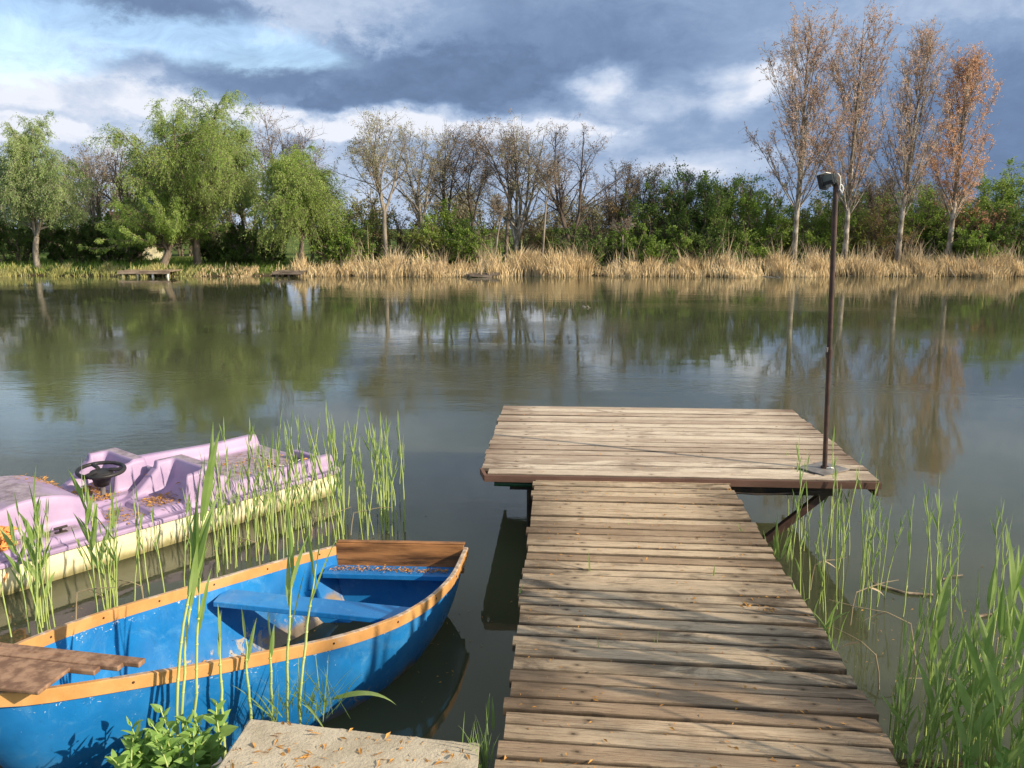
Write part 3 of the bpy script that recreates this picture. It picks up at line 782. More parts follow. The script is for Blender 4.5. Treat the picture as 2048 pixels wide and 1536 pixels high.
def far_platform(px0, px1, z, depth, m, legm, label, nlegs, legbase=-.4, rail=False, tilt=0):
    A = at(px0, 553, 0); Y = 36.6; x0, x1 = atY(px0, 550, Y)[0], atY(px1, 550, Y)[0]; L = x1 - x0
    r = empty('fishing_platform', ((x0 + x1) / 2, Y, 0), label, 'platform', 'small fishing platforms on the far shore')
    mb = MB(); n = int(L / .16); rng = np.random.default_rng(int(px0))
    for k in range(n): mb.box((-L / 2 + (k + .5) * L / n, depth / 2, z + rng.uniform(-.008, .008) + tilt * (k / n - .5)), (L / n - .015, depth, .04), val=rng.uniform(0, 1))
    mb.build('deck', m, r)
    mb = MB(); mb.box((0, -.012, z - .065), (L, .05, .09), ry=-math.atan2(tilt, L)); mb.build('edge_beam', m, r)
    for k in range(nlegs):
        for yy in (.12, depth - .15):
            mb = MB(); mb.tube([(-L / 2 + .15 + k * (L - .3) / (nlegs - 1), yy, legbase), (-L / 2 + .15 + k * (L - .3) / (nlegs - 1), yy, z - .04)], .05, 8); mb.build('leg', legm, r)
    return r
far_platform(236, 340, .26, 1.5, M['mid_wood'], M['white'], 'long brown fishing platform on white posts in front of the cabin', 4)
far_platform(545, 606, .24, 1.3, M['dim_wood'], M['dim_wood'], 'small dark fishing platform below the weeping willow', 3)
rp = far_platform(933, 1000, .17, 1.3, M['dim_wood'], M['pale_wood'], 'broken low dark platform on pale posts in a gap of the dry reeds', 3, tilt=.08)
mb = MB(); mb.box((-.1, -.08, .07), (1.0, .04, .10), ry=.05); mb.build('plank', M['dim_wood'], rp)
for i, (a, b_, th, lab) in enumerate([((1500, 551), (1560, 554), .03, 'pale floating branch at the foot of the broadest poplar'), ((1700, 551), (1775, 550), .02, 'thin stick floating at the reed edge between the second and third poplars'),
                                     ((1900, 535), (1912, 556), .02, 'white twig standing upright in the water at the far reeds'), ((1958, 546), (1992, 548), .03, 'short pale log on the right far shore'), ((1165, 612), (1182, 615), .012, 'tiny floating twig far out on the open water')]):
    p, q = at(*a, .02), at(*b_, .02)
    if i == 2: p, q = atY(*a, 36.5), atY(*b_, 36.5)
    rng = np.random.default_rng(i); pts = np.array([p + (q - p) * t + rng.normal(0, .02, 3) * (0 < t < 1) for t in np.linspace(0, 1, 6)])
    mb = MB(); mb.tube(pts, np.linspace(th, th * .5, 6), 6); tag(mb.build('driftwood', M['pale_wood'], origin=p), lab, 'driftwood')
#ENDFAR

# ------------------------------------------------------------------ the jetty
YAW = -math.radians(3.75)
c_, s_ = math.cos(YAW), math.sin(YAW)
J0 = np.array([.60, 5.22, 0.0])                               # foot of the platform's front edge, middle of the walkway
def J(u, v, z=0.0): return np.array([J0[0] + u * c_ - v * s_, J0[1] + u * s_ + v * c_, z])
jet = empty('wooden_jetty', tuple(J0), 'weathered wooden jetty with a wide platform at its end, right of the blue boat', 'jetty')


def planks(name, m, rows, th, parent, seed, nseg=26, rag=(0.004, 0.02)):
    """rows: (u0,u1,v at left,v at right,depth,z) in the jetty's frame"""
    rng = np.random.default_rng(seed); V = []; F = []; UV = []; A = []; E = []; WD = []; EP = []; n = 0
    for (u0, u1, vl, vr, dp, z) in rows:
        t = np.linspace(0, 1, nseg); uu = u0 + (u1 - u0) * t; vc = vl + (vr - vl) * t
        j1 = rng.normal(0, .0013, nseg).cumsum() * .5 + rng.normal(0, .0006, nseg); j2 = rng.normal(0, .0013, nseg).cumsum() * .5 + rng.normal(0, .0006, nseg)
        j1 -= j1.mean(); j2 -= j2.mean()
        for jj in (j1, j2): jj[-4:] -= rng.uniform(0, rag[0] * 2, 4) * [.3, .6, 1, 1]
        lo = vc - dp / 2 - j1; hi = vc + dp / 2 + j2; cup = rng.normal(0, .0012); zz = z + rng.normal(0, .0018) + np.linspace(rng.normal(0, .0022), rng.normal(0, .0022), nseg)
        r = rng.uniform(0, 1); bev = .004
        prof = [(lo, -th), (lo, -bev), (lo + bev, 0), (vc, cup), (hi - bev, 0), (hi, -bev), (hi, -th)]
        ring = []
        for q, (vv, dz_) in enumerate(prof):
            P = np.stack([J0[0] + uu * c_ - vv * s_, J0[1] + uu * s_ + vv * c_, zz + dz_], -1); ring.append(P)
        R = np.array(ring)                                                 # 7,nseg,3
        EP += list(np.tile(np.minimum(t, 1 - t) * (u1 - u0), 7)); V.append(R.reshape(-1, 3)); UV.append(np.stack([np.broadcast_to(uu - u0, (7, nseg)), np.array([np.clip(v_ - lo, 0, 1) for v_, _ in prof])], -1).reshape(-1, 2))
        for a in range(7):
            b = (a + 1) % 7
            for k in range(nseg - 1): F.append((n + a * nseg + k, n + a * nseg + k + 1, n + b * nseg + k + 1, n + b * nseg + k)); A.append(r); E.append(min(t[k], 1 - t[k + 1]) * (u1 - u0)); WD.append(dp)
        F.append(tuple(n + a * nseg for a in range(7))); A.append(r); E.append(0); WD.append(dp)
        F.append(tuple(n + a * nseg + nseg - 1 for a in range(6, -1, -1))); A.append(r); E.append(0); WD.append(dp)
        n += 7 * nseg
    me = bpy.data.meshes.new(name); V = np.vstack(V) - J0; me.from_pydata([tuple(v) for v in V], [], [f[::-1] for f in F]); UV = np.vstack(UV)
    uvl = me.uv_layers.new(name='UVMap'); li = np.empty(len(me.loops), int); me.loops.foreach_get('vertex_index', li); uvl.data.foreach_set('uv', UV[li].astype(np.float32).ravel())
    for nm, val, dom in (('rnd', A, 'FACE'), ('endd', EP, 'POINT'), ('wid', WD, 'FACE')): at_ = me.attributes.new(nm, 'FLOAT', dom); at_.data.foreach_set('value', np.array(val, np.float32).ravel())
    me.materials.append(m); o = bpy.data.objects.new(name, me); COL.objects.link(o); o.parent = parent
    return o


rng = np.random.default_rng(9)
# platform: long boards running across
rows = []; v = 0.03; np_ = 17; dpt = 2.14
PL0, PL1 = -.822, 1.768
for k in range(np_):
    d = dpt / np_; v = (k + .5) * d
    ul = PL0 + rng.uniform(-.008, .012) + (.05 if k == 0 else 0); ur = PL1 + rng.uniform(-.01, .012)
    rows.append((ul, ur, v, v, d - rng.uniform(.004, .010), .55))
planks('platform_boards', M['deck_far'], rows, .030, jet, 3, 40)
# walkway: boards fan slightly towards the bank
rows = []; v = .03
W0, W1 = -.450, .812
k = 0
while v > -4.3:
    d = .088 + rng.uniform(-.013, .014); skew = min(1, -v / 2.2) * -.07 if v < 0 else 0
    wl = W0 + rng.uniform(-.012, .012); wr = W1 + rng.uniform(-.012, .010)
    if abs(v + 2.78) < .06: wr = W1 - .03
    gap = rng.uniform(.003, .010)
    rows.append((wl, wr, v - skew * -.35 - d / 2, v + skew - d / 2, d - gap, .522 + rng.uniform(-.003, .003)))
    v -= d; k += 1
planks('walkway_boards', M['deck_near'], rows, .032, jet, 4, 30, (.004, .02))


def jbox(name, m, u0, u1, v0, v1, z0, z1):
    mb = MB(); q = J((u0 + u1) / 2, (v0 + v1) / 2, (z0 + z1) / 2) - J0; mb.box(q, (u1 - u0, v1 - v0, z1 - z0), rz=YAW); return mb.build(name, m, jet)
jbox('fascia_board', M['fascia'], PL0 + .04, PL1, -.026, -.003, .503, .546)
mb = MB(); q = (J(PL0 + .026, .06, .526) - J0); mb.box(q, (.022, .16, .042), rz=YAW + .27); mb.build('corner_board', M['fascia'], jet)
jbox('edge_board', M['fascia'], PL0 + .006, PL0 + .03, .19, dpt, .452, .517)
jbox('edge_board', M['fascia'], PL1 - .03, PL1 - .006, 0.0, dpt, .452, .517)
jbox('steel_beam', M['steel'], -.62, 1.50, .06, .12, .425, .518)
jbox('steel_beam', M['steel'], -.62, 1.50, 1.75, 1.81, .425, .518)
for u in (-.55, .3, 1.45): jbox('joist', M['steel'], u, u + .05, .13, 1.74, .44, .518)
for u in (-.32, .72): jbox('stringer', M['dim_wood'], u, u + .06, -4.3, .055, .40, .489)
for (u, v) in ((-.50, .50), (1.18, 1.7), (-.5, 1.7)):
    mb = MB(); p = J(u, v) - J0; mb.tube([p + [0, 0, -1.0], p + [0, 0, .44]], .028, 10); mb.build('support_post', M['steel'], jet)
for (u, v) in ((-.25, -.9), (.68, -.9), (-.25, -2.6), (.68, -2.6)):
    mb = MB(); p = J(u, v) - J0; mb.tube([p + [0, 0, -1.0], p + [0, 0, .42]], .045, 10); mb.build('support_post', M['dim_wood'], jet)
mb = MB(); a = J(1.46, .09, .44) - J0; b = J(.70, .09, -.25) - J0; mid = (a + b) / 2; L = np.linalg.norm(b - a); ang = math.atan2(a[2] - b[2], np.linalg.norm((a - b)[:2]))
mb.box(mid, (L, .045, .045), rz=YAW, ry=-ang); mb.build('diagonal_brace', M['rust'], jet)
mb = MB(); mb.tube([J(-.72, .02, .478) - J0, J(-.45, .02, .474) - J0], .017, 10); mb.build('pipe_end', M['green_paint'], jet)
mb = MB(); mb.tube([J(u, .01, z) - J0 for u, z in ((.84, .452), (1.0, .443), (1.12, .447), (1.22, .458), (1.32, .468), (1.42, .47))], .007, 8); mb.build('cable', M['steel'], jet)

# ------------------------------------------------------------------ lamp post
LB = at(1649, 938, .553); LT = atY(1672, 372, LB[1])
lamp = empty('lamp_post', tuple(LB), 'rusty brown pole with a floodlight on top, standing on the platform', 'lamp post')
def ll(p): return np.array(p) - LB
d = LT - LB; H = d[2]
mb = MB(); mb.tube([(0, 0, 0), d * .42], .0155, 14); mb.tube([d * .405, d * .44], .021, 14); mb.tube([d * .43, d * 1.0], .0165, 14); mb.tube([(0, 0, .003), (0, 0, .02)], .026, 14); mb.build('pole', M['rust'], lamp, smooth=False)
mb = MB(); mb.box((-.01, 0, .004), (.26, .22, .007), rz=math.radians(32)); mb.build('base_plate', M['metal'], lamp)
mb = MB(); mb.tube([d * 0.43 + [-.018, -.01, 0], d * .43 + [-.02, -.012, .03]], .007, 6); mb.build('bolt', M['metal'], lamp)
mb = MB(); mb.tube([(.0, -.02, .012), (.03, -.035, .02), (.05, -.02, .012), (.035, .0, .008)], .0045, 6); mb.build('wire_loop', M['white'], lamp)
# floodlight head tipped towards the left, seen from behind its right side
T0 = d.copy()
fl = empty('floodlight', tuple(T0), None, None); fl.parent = lamp; fl.scale = (.66, .66, .66)
R_ = rot(0, math.radians(-16), math.radians(-36))
def fb(mb, c, dd, **k):
    c = R_ @ np.array(c); mb2 = MB(); mb2.box((0, 0, 0), dd, **k)
    v = np.vstack(mb2.v) @ R_.T + c; mb.add(v, mb2.f4[0])
hs = MB(); fb(hs, (-.045, 0, .070), (.095, .13, .105))
for k in range(7): fb(hs, (.008, -.054 + k * .018, .072), (.022, .004, .09))
ho = hs.build('housing', M['lampgrey'], fl)
mb = MB(); fb(mb, (-.112, 0, .070), (.036, .19, .135)); mb.build('front_frame', M['black'], fl)
mb = MB(); fb(mb, (-.1325, 0, .070), (.004, .165, .112)); mb.build('glass', M['glass'], fl)
mb = MB(); fb(mb, (-.085, 0, .142), (.09, .18, .006)); mb.build('visor', M['white'], fl)
mb = MB(); fb(mb, (-.05, -.072, .045), (.09, .008, .030)); fb(mb, (-.05, .072, .045), (.09, .008, .030)); fb(mb, (-.004, 0, .028), (.016, .15, .022)); mb.build('bracket', M['black'], fl)
mb = MB(); mb.tube([(0, 0, -.03), (.0, 0, .01), (-.004, 0, .04), (-.014, 0, .065)], [.02, .024, .022, .016], 10); mb.build('swivel_arm', M['black'], fl)
mb = MB(); fb(mb, (-.045, -.072, .012), (.05, .02, .028)); mb.build('junction_box', M['metal'], fl)
mb = MB(); mb.tube([(-.005, -.03, .075), (.012, -.028, .055), (.018, -.025, .015), (.017, -.022, -.02), (.035, -.02, -.045), (.040, -.02, -.015), (.03, -.02, .005), (.018, -.02, .008)], .004, 6); mb.build('power_cable', M['white'], lamp).location = tuple(T0)

# ------------------------------------------------------------------ blue rowing boat
def zg(s): return .345 + .255 * s
near = [(932, 1097), (908, 1150), (868, 1192), (800, 1235), (700, 1270), (600, 1293), (500, 1312), (400, 1332), (300, 1348), (200, 1364), (100, 1380), (0, 1394)]
far = [(678, 1092), (620, 1106), (560, 1123), (480, 1146), (400, 1169), (330, 1190), (250, 1213), (185, 1233), (130, 1252), (80, 1272), (40, 1288), (0, 1306)]
def gcurve(pts, x0):
    out = []
    for x, y in pts: s = min(1, (x0 - x) / x0); out.append(at(x, y, zg(s)))
    return np.array(out)
gn, gf = gcurve(near, 932), gcurve(far, 678)
def resample(P, ts):
    L = np.r_[0, np.cumsum(np.linalg.norm(np.diff(P, axis=0), axis=1))]; L /= L[-1]
    return np.stack([np.interp(ts, L, P[:, i]) for i in range(3)], -1)
def smooth(P, k=2):
    for _ in range(k): Q = P.copy(); Q[1:-1] = (P[:-2] + 2 * P[1:-1] + P[2:]) / 4; P = Q
    return P
bow = (gn[-1] + gf[-1]) / 2 + (gn[-1] - gn[-4] + gf[-1] - gf[-4]) / 2 * .50; bow[2] = zg(1.12)
def close(P): return np.vstack([P, P[-1] * .5 + bow * .5 + (P[-1] - (gn[-1] + gf[-1]) / 2) * .26, bow])
NS = 40; ts = np.linspace(0, 1, NS)
gn, gf = smooth(resample(close(gn), ts - .33 * ts * (1 - ts)), 4), smooth(resample(close(gf), ts + .33 * ts * (1 - ts)), 4)
BO = (gn[0] + gf[0]) / 2; BO = np.array([BO[0], BO[1], 0.0])
boat = empty('rowing_boat', tuple(BO), 'blue rowing boat with an orange rail, moored between the reeds and the jetty', 'boat')
ax = nrm((gn[0] + gf[0]) / 2 - bow) * [1, 1, 0]
def section(i, k=15, inset=0.0, lift=0.0):
    """points from the near gunwale down round the keel to the far gunwale"""
    A, B = gn[i].copy(), gf[i].copy(); c = (A + B) / 2; hw = (A - B) / 2; t = ts[i]
    D = np.interp(t, [0, .3, .7, 1], [.40, .50, .60, .62]) - lift; fb_ = np.interp(t, [0, .55, .85, 1], [.80, .80, .60, .10])
    out = []; bl = np.interp(t, [0, .1, .6, 1], [.95, 1.0, .9, .25])
    for a in np.linspace(0, math.pi, k):
        x = math.cos(a); y = math.sin(a); w = np.sign(x) * abs(x) ** np.interp(t, [0, .7, 1], [.40, .36, .75]); h_ = y ** .8
        ww = w * (1 - (1 - fb_) * h_ ** 1.5 * .75)
        p = c + hw * ww * (1 - inset); p[2] = p[2] - D * h_
        p += ax * (h_ ** 1.3) * .30 * max(0, (t - .55) / .45) ** 2
        p -= ax * h_ * .10 * max(0, 1 - t * 8)
        out.append(p)
    return np.array(out)
K = 25
Vs = np.array([section(i, K) for i in range(NS)]) - BO
def loft(Vs):
    n, k, _ = Vs.shape; i, j = np.meshgrid(np.arange(n - 1), np.arange(k - 1), indexing='ij'); q = i * k + j
    return Vs.reshape(-1, 3), np.stack([q, q + 1, q + k + 1, q + k], -1).reshape(-1, 4)
mb = MB(); v_, f_ = loft(Vs); mb.add(v_, f_); hull = mb.build('hull', M['blue'], boat, smooth=True)
me = hull.data; w = me.attributes.new('wear', 'FLOAT', 'POINT'); rel = np.tile(np.abs(np.linspace(-1, 1, K)), NS); rows_ = np.repeat(ts, K)
rim = me.attributes.new('rim', 'FLOAT', 'POINT'); rim.data.foreach_set('value', np.clip((rel - .90) / .08, 0, 1).astype(np.float32))
w.data.foreach_set('value', (np.clip((.80 - rel) / .35, 0, 1) * np.clip(1.15 - rows_, 0, 1)).astype(np.float32))
so_ = hull.modifiers.new('shell', 'SOLIDIFY'); so_.thickness = .016; so_.offset = 0
ws = hull.modifiers.new('smooth', 'SUBSURF'); ws.levels = 1; ws.render_levels = 1
# rail
def rail(P, side, name):
    P = np.vstack([P]) - BO; t = nrm(np.gradient(P, axis=0) * [1, 1, 0]); nn = np.cross(t, [0, 0, 1]) * side
    o, i_, up_, dn = .013, -.012, .008, -.044
    prof = [(o, dn), (o, up_ - .003), (o - .004, up_), (i_ + .004, up_), (i_, up_ - .003), (i_, dn)]
    R = np.stack([P + nn * a + np.array([0, 0, b]) for a, b in prof], 1); n, k, _ = R.shape
    mb = MB(); F = []; A = []
    for a in range(n - 1):
        for b in range(k):
            c2 = (b + 1) % k; F.append((a * k + b, a * k + c2, (a + 1) * k + c2, (a + 1) * k + b)); A.append({1: .6, 2: 1.0, 3: .6}.get(b, 0.0) * (1.0 if ts[a] < .35 or side < 0 and ts[a] < .1 else .55) + (.25 if ts[a] < .12 else 0))
    mb.add(R, np.array(F), np.array(A)); mb.add(R[0], [[0, 1, 2], [0, 2, 3], [0, 3, 4], [0, 4, 5]], .6)
    o_ = mb.build(name, M['orange'], boat)
    for q in range(2, NS - 3, 5):
        for sgn in (1, -1):
            off = o if sgn > 0 else i_; c = P[q] + nn[q] * (off + .001 * sgn) + [0, 0, -.016]; m2 = MB(); m2.tube([c, c + nn[q] * .002 * sgn], [.0055, .004], 8); m2.build('screw_head', M['rust'], o_)
rail(gn, -1, 'rail'); rail(gf, 1, 'rail')
# transom
sec = section(0, K) - BO; top = (gn[0] + gf[0]) / 2 - BO
mb = MB(); off = ax * .012
pl = sec * 1.0; ring1 = pl + off; ring0 = pl - off; cen = np.array([top[0], top[1], .18])
for rg_, fl_ in ((ring1, 1), (ring0, 0)):
    vv = np.vstack([rg_, [gf[0] * .5 + gn[0] * .5 - BO + (off if fl_ else -off)]]); n_ = len(rg_)
    ff = [[j, j + 1, n_] if fl_ else [j + 1, j, n_] for j in range(n_ - 1)]; mb.add(vv, ff)
tr_ = mb.build('transom', M['blue'], boat)
me = tr_.data
def bar(name, m, a, b, w_, h_, parent=boat, val=0, bevel=.004, ends=None):
    a, b = np.array(a) - BO, np.array(b) - BO; d = b - a; L = np.linalg.norm(d); mb = MB(); mb.box((a + b) / 2, (L, w_, h_), rz=math.atan2(d[1], d[0]), ry=-math.asin(d[2] / L), val=val)
    o = mb.build(name, m, parent); bv = o.modifiers.new('bevel', 'BEVEL'); bv.width = bevel; bv.segments = 2; return o
ta, tb = gf[0] + ax * .0, gn[0] + ax * .0
bar('transom_board', M['brown_varnish'], ta + [0, 0, -.055] - ax * .02, tb + [0, 0, -.055] - ax * .02, .030, .17)
bar('transom_cap', M['brown_varnish'], ta + [0, 0, .034] - ax * .008, tb + [0, 0, .034] - ax * .008, .036, .007)
def lev(i, drop, s=.97):
    c = (gn[i] + gf[i]) / 2; return c + (gf[i] - c) * s - [0, 0, drop], c + (gn[i] - c) * s - [0, 0, drop]
# stern seat, middle thwart
a, b = lev(2, .12, .92); bar('stern_seat', M['blue'], a + ax * .0, b + ax * .0, .12, .03)
i_ = 12; a = lev(i_, .085, .95)[0]; b = lev(i_ + 1, .10, .95)[1]; bar('thwart', M['blue'], a, b, .15, .028)
def rib(i, name='rib', depth=.07, bw=.02):
    out = section(i, K, .02, .01) - BO; inn = section(i, K, .02, .01) - BO; c = (gn[i] + gf[i]) / 2 - BO; cc = c + [0, 0, -.12]
    sel = slice(3, K - 3); out = out[sel]; inn = out + nrm(cc - out) * np.linspace(0, 1, len(out))[:, None] * 0 + nrm(cc - out) * depth
    V = np.concatenate([out - ax * bw / 2, inn - ax * bw / 2, out + ax * bw / 2, inn + ax * bw / 2]); n = len(out); F = []
    for j in range(n - 1): F += [[j, j + 1, n + j + 1, n + j], [2 * n + j + 1, 2 * n + j, 3 * n + j, 3 * n + j + 1], [n + j, n + j + 1, 3 * n + j + 1, 3 * n + j]]
    mb = MB(); mb.add(V, F); return mb.build(name, M['blue'], boat, smooth=False)
rib(4, depth=.06, bw=.025)
# bow boards: three thick slats lying across the bow
for k, (pa, pb, w_) in enumerate([((-60, 1288), (285, 1326), .040), ((-60, 1300), (243, 1333), .040), ((-60, 1316), (195, 1342), .036), ((-60, 1336), (110, 1352), .036)]):
    z = .628 - .003 * k
    A, B = at(*pa, z), at(*pb, z); bar('bow_board', M['bow_wood'], A, B, w_, .019)
bar('bow_panel', M['bow_wood'], at(-60, 1345, .628), at(110, 1362, .628), .16, .014)
# keelson line and floor leaf litter
def litter(seed, n, P, cat_label, nz=None, size=.018, name='dead_leaves', parent=None, m='litter'):
    rng = np.random.default_rng(seed); pos = P(rng, n); a = rng.uniform(0, 6.28, n); s_ = rng.uniform(.5, 2.0, n) * size
    d = np.stack([np.cos(a), np.sin(a), rng.normal(0, .18, n)], -1); w = np.stack([-np.sin(a), np.cos(a), rng.normal(0, .5, n)], -1) * rng.uniform(.06, .17, (n, 1))
    V = np.stack([pos, pos + d * s_[:, None] * .5 + w * s_[:, None] + [0, 0, .003], pos + d * s_[:, None], pos + d * s_[:, None] * .5 - w * s_[:, None] + [0, 0, .002]], 1)
    mb = MB(); mb.add(V, np.arange(n * 4).reshape(-1, 4), rng.uniform(0, 1, n)); o = mb.build(name, M[m], parent)
    if parent is None: tag(o, cat_label, 'dead leaves', kind='stuff')
    return o
def on_floor(ia, ib, wid, sig=.3):
    def P(rng, n):
        i = np.clip(rng.normal((ia + ib) / 2, (ib - ia) / 3, n), ia, ib); i0 = i.astype(int)
        out = []
        for q, fr in zip(i0, rng.normal(0, wid, n)):
            sc = section(min(q, NS - 1), K); m_ = K // 2; j = np.clip(m_ + fr * m_, 3, K - 4); jj = int(j); out.append(sc[jj] * (1 - (j - jj)) + sc[jj + 1] * (j - jj))
        return np.array(out) + [0, 0, .018] + rng.normal(0, .02, (n, 3)) * [1, 1, 0]
    return P
litter(1, 380, on_floor(6, 17, .22), 'brown dead leaves on the floor of the blue boat')
def on_seat(rng, n): t = rng.uniform(.05, .95, (n, 1)); a, b = lev(2, .11, .9); return a * (1 - t) + b * t + ax * rng.normal(0, .018, (n, 1)) + [0, 0, .012]
bar('stern_ledge', M['blue'], lev(1, .128, .9)[0], lev(1, .128, .9)[1], .1, .02)
litter(2, 420, on_seat, 'dark leaf litter heaped along the stern seat of the blue boat', size=.014)

# ------------------------------------------------------------------ pedal boat
P0 = at(681, 940, .20); P1 = at(0, 1127, .215); U = nrm((P1 - P0) * [1, 1, 0]); Vv = np.array([U[1], -U[0], 0.0])
if Vv[1] < 0: Vv = -Vv
PB = np.array([P0[0], P0[1], 0.0]); LB_ = 2.95; WB = 1.22
ped = empty('pedal_boat', tuple(PB), 'faded lilac pedal boat with a cream float, moored left of the blue boat', 'pedal boat')
def pl(u, v, z=0.0): return U * u + Vv * v + np.array([0, 0, z])
def S3(x, a, b): t = np.clip((x - a) / (b - a), 0, 1); return t * t * (3 - 2 * t)
def bump1(x, a, b, e): return S3(x, a - e / 2, a + e / 2) * (1 - S3(x, b - e / 2, b + e / 2))
def deck_h(u, v):
    z = np.full(u.shape, .235)
    inner = bump1(v, .05, WB - .05, .03) * bump1(u, .03, LB_ - .03, .03)
    z = .215 + .02 * inner
    # rear bulwarks
    hb = .335 - .02 * u
    nb = bump1(v, .035, .115, .03) * bump1(u, .03, .95, .05); z = np.maximum(z, .215 + (hb - .215) * nb)
    fbk = bump1(v, WB - .13, WB - .045, .03) * bump1(u, .03, 1.5, .05); z = np.maximum(z, .215 + (hb + .05 * S3(u, .3, 1.3) - .215) * fbk)
    zr = bump1(u, .0, .05, .03) * bump1(v, WB - .42, WB - .1, .05) * 0; z = z + zr
    # rear deck falls a little to the middle
    z = z - .02 * bump1(v, .14, WB - .15, .08) * bump1(u, .06, .9, .08)
    # seats: near and far
    for (v0, v1, u0) in ((.04, .52, 1.06), (.62, 1.10, 1.28)):
        back = bump1(v, v0, v1, .04) * bump1(u, u0, u0 + .26, .05)
        top = .48 + .0 * u; z = np.maximum(z, .22 + (top - .22) * back)
        base = bump1(v, v0, v1, .05) * bump1(u, u0 - .14, u0 + .1, .2); z = np.maximum(z, .22 + .16 * base)
        # scooped seat in front of the back
        pan = bump1(v, v0 + .03, v1 - .08, .04) * bump1(u, u0 + .13, u0 + .50, .05)
        z = z * (1 - pan) + (.255 + .10 * (1 - S3(u, u0 + .13, u0 + .30)) ** 2) * pan
        wing = bump1(v, v1 - .09, v1 + .01, .035) * bump1(u, u0 + .2, u0 + .66, .06); wz = .48 - .22 * S3(u, u0 + .14, u0 + .50) - .02 * S3(u, u0 + .4, u0 + .6)
        z = np.maximum(z, .22 + (wz - .22) * wing)
        nw = bump1(v, v0 - .01, v0 + .05, .03) * bump1(u, u0 + .2, u0 + .34, .05) * 0; z = np.maximum(z, .22 + .26 * nw)
        # foot well
        well = bump1(v, v0 + .06, v1 - .08, .04) * bump1(u, u0 + .52, u0 + .80, .04)
        z = z * (1 - well) + .07 * well
    # console between the seats
    con = bump1(v, .5, .66, .05) * bump1(u, 1.2, 2.0, .1); z = np.maximum(z, .22 + .05 * con)
    # paddle wheel cover
    uc, R = 2.22, .42; a = np.clip(1 - ((u - uc) / R) ** 2, 0, 1) ** .5
    dome = bump1(v, .25, .98, .035) * (np.abs(u - uc) < R); z = np.where(dome * a > .01, np.maximum(z, .225 + .25 * a * dome), z)
    # raised lip along the near front
    z = z + .02 * bump1(v, .06, .24, .05) * bump1(u, 1.98, 2.9, .08)
    return z
uu = np.linspace(0, LB_, 330); vv = np.linspace(0, WB, 150); UU, VV = np.meshgrid(uu, vv, indexing='ij'); ZZ = deck_h(UU, VV)
Pd = UU[..., None] * U + VV[..., None] * Vv; mb = MB(); v_, f_ = gridmesh(Pd[..., 0], Pd[..., 1], ZZ); mb.add(v_, f_[:, ::-1])
body = mb.build('deck', M['lilac'], ped, smooth=True)
gu, gv = np.gradient(ZZ, uu, vv); slope = np.sqrt(gu ** 2 + gv ** 2)
dirt = np.clip(.80 - slope * 1.2, 0, 1) * np.where((UU < .93) | (UU > 1.97) | (ZZ > .47), 1, .55) * np.where((VV < .11) | (VV > WB - .13), .45, 1)
a_ = body.data.attributes.new('dirt', 'FLOAT', 'POINT'); a_.data.foreach_set('value', dirt.astype(np.float32).ravel())
mb = MB(); q = pl(.055, WB * .30, .262); mb.box(q, (.05, .34, .06), rz=math.atan2(U[1], U[0])); o_ = mb.build('stern_lip', M['lilac'], ped); bv = o_.modifiers.new('bevel', 'BEVEL'); bv.width = .012; bv.segments = 3
# rub rail and float
def ringpts(e, z, n=8):
    pts = []; c = .07
    for (cu, cv, a0) in ((c, c, 180), (LB_ - c, c, 270), (LB_ - c, WB - c, 0), (c, WB - c, 90)):
        for q in np.linspace(0, 90, n): a = math.radians(a0 + q); pts.append(pl(cu + math.cos(a) * (c + e), cv + math.sin(a) * (c + e), z))
    return pts
def skin(rings, m, name):
    k = len(rings[0]); V = np.array(rings).reshape(-1, 3); F = [[a * k + b, a * k + (b + 1) % k, (a + 1) * k + (b + 1) % k, (a + 1) * k + b] for a in range(len(rings) - 1) for b in range(k)]
    mb = MB(); mb.add(V, F); return mb.build(name, m, ped)
skin([ringpts(-.03, .217), ringpts(.018, .214), ringpts(.026, .205), ringpts(.026, .188), ringpts(.0, .180)], M['lilac'], 'rub_rail')
skin([ringpts(-.004, .186), ringpts(-.006, .10), ringpts(-.02, .02), ringpts(-.06, -.12), ringpts(-.2, -.2)], M['cream'], 'float')
# steering wheel
wc = atY(202, 940, 0.0 + (PB + pl(1.62, .62))[1]) - PB; wc[2] = max(wc[2], .42)
sw = empty('steering_wheel', tuple(wc), None, None); sw.parent = ped
tl = rot(math.radians(4), math.radians(3), 0); ang = np.linspace(0, 2 * math.pi, 41)
mb = MB(); mb.tube(np.array([[math.cos(a) * .152, math.sin(a) * .152, 0] for a in ang]) @ tl.T, .014, 10, caps=False); mb.build('rim', M['black'], sw, smooth=True)
mb = MB(); r_ = [(.0, -.005), (.05, -.005), (.075, -.012), (.08, -.03), (.06, -.07), (.05, -.11), (.0, -.115)]
rr = np.array([[[math.cos(a) * r, math.sin(a) * r, z] for a in ang[:-1]] for r, z in r_]); k = 40; mb.add((rr.reshape(-1, 3)) @ tl.T, [[a * k + b, a * k + (b + 1) % k, (a + 1) * k + (b + 1) % k, (a + 1) * k + b] for a in range(len(r_) - 1) for b in range(k)])
mb.build('hub', M['black'], sw, smooth=True)
for a in (.3, 2.4, 4.4):
    mb = MB(); mb.tube(np.array([[math.cos(a) * .05, math.sin(a) * .05, .0], [math.cos(a) * .150, math.sin(a) * .150, 0]]) @ tl.T, .014, 8); mb.build('spoke', M['black'], sw)
mb = MB(); mb.tube([(0, 0, -.09), (0.0, 0, -(wc[2] - .22))], .018, 10); mb.build('column', M['metal'], sw)
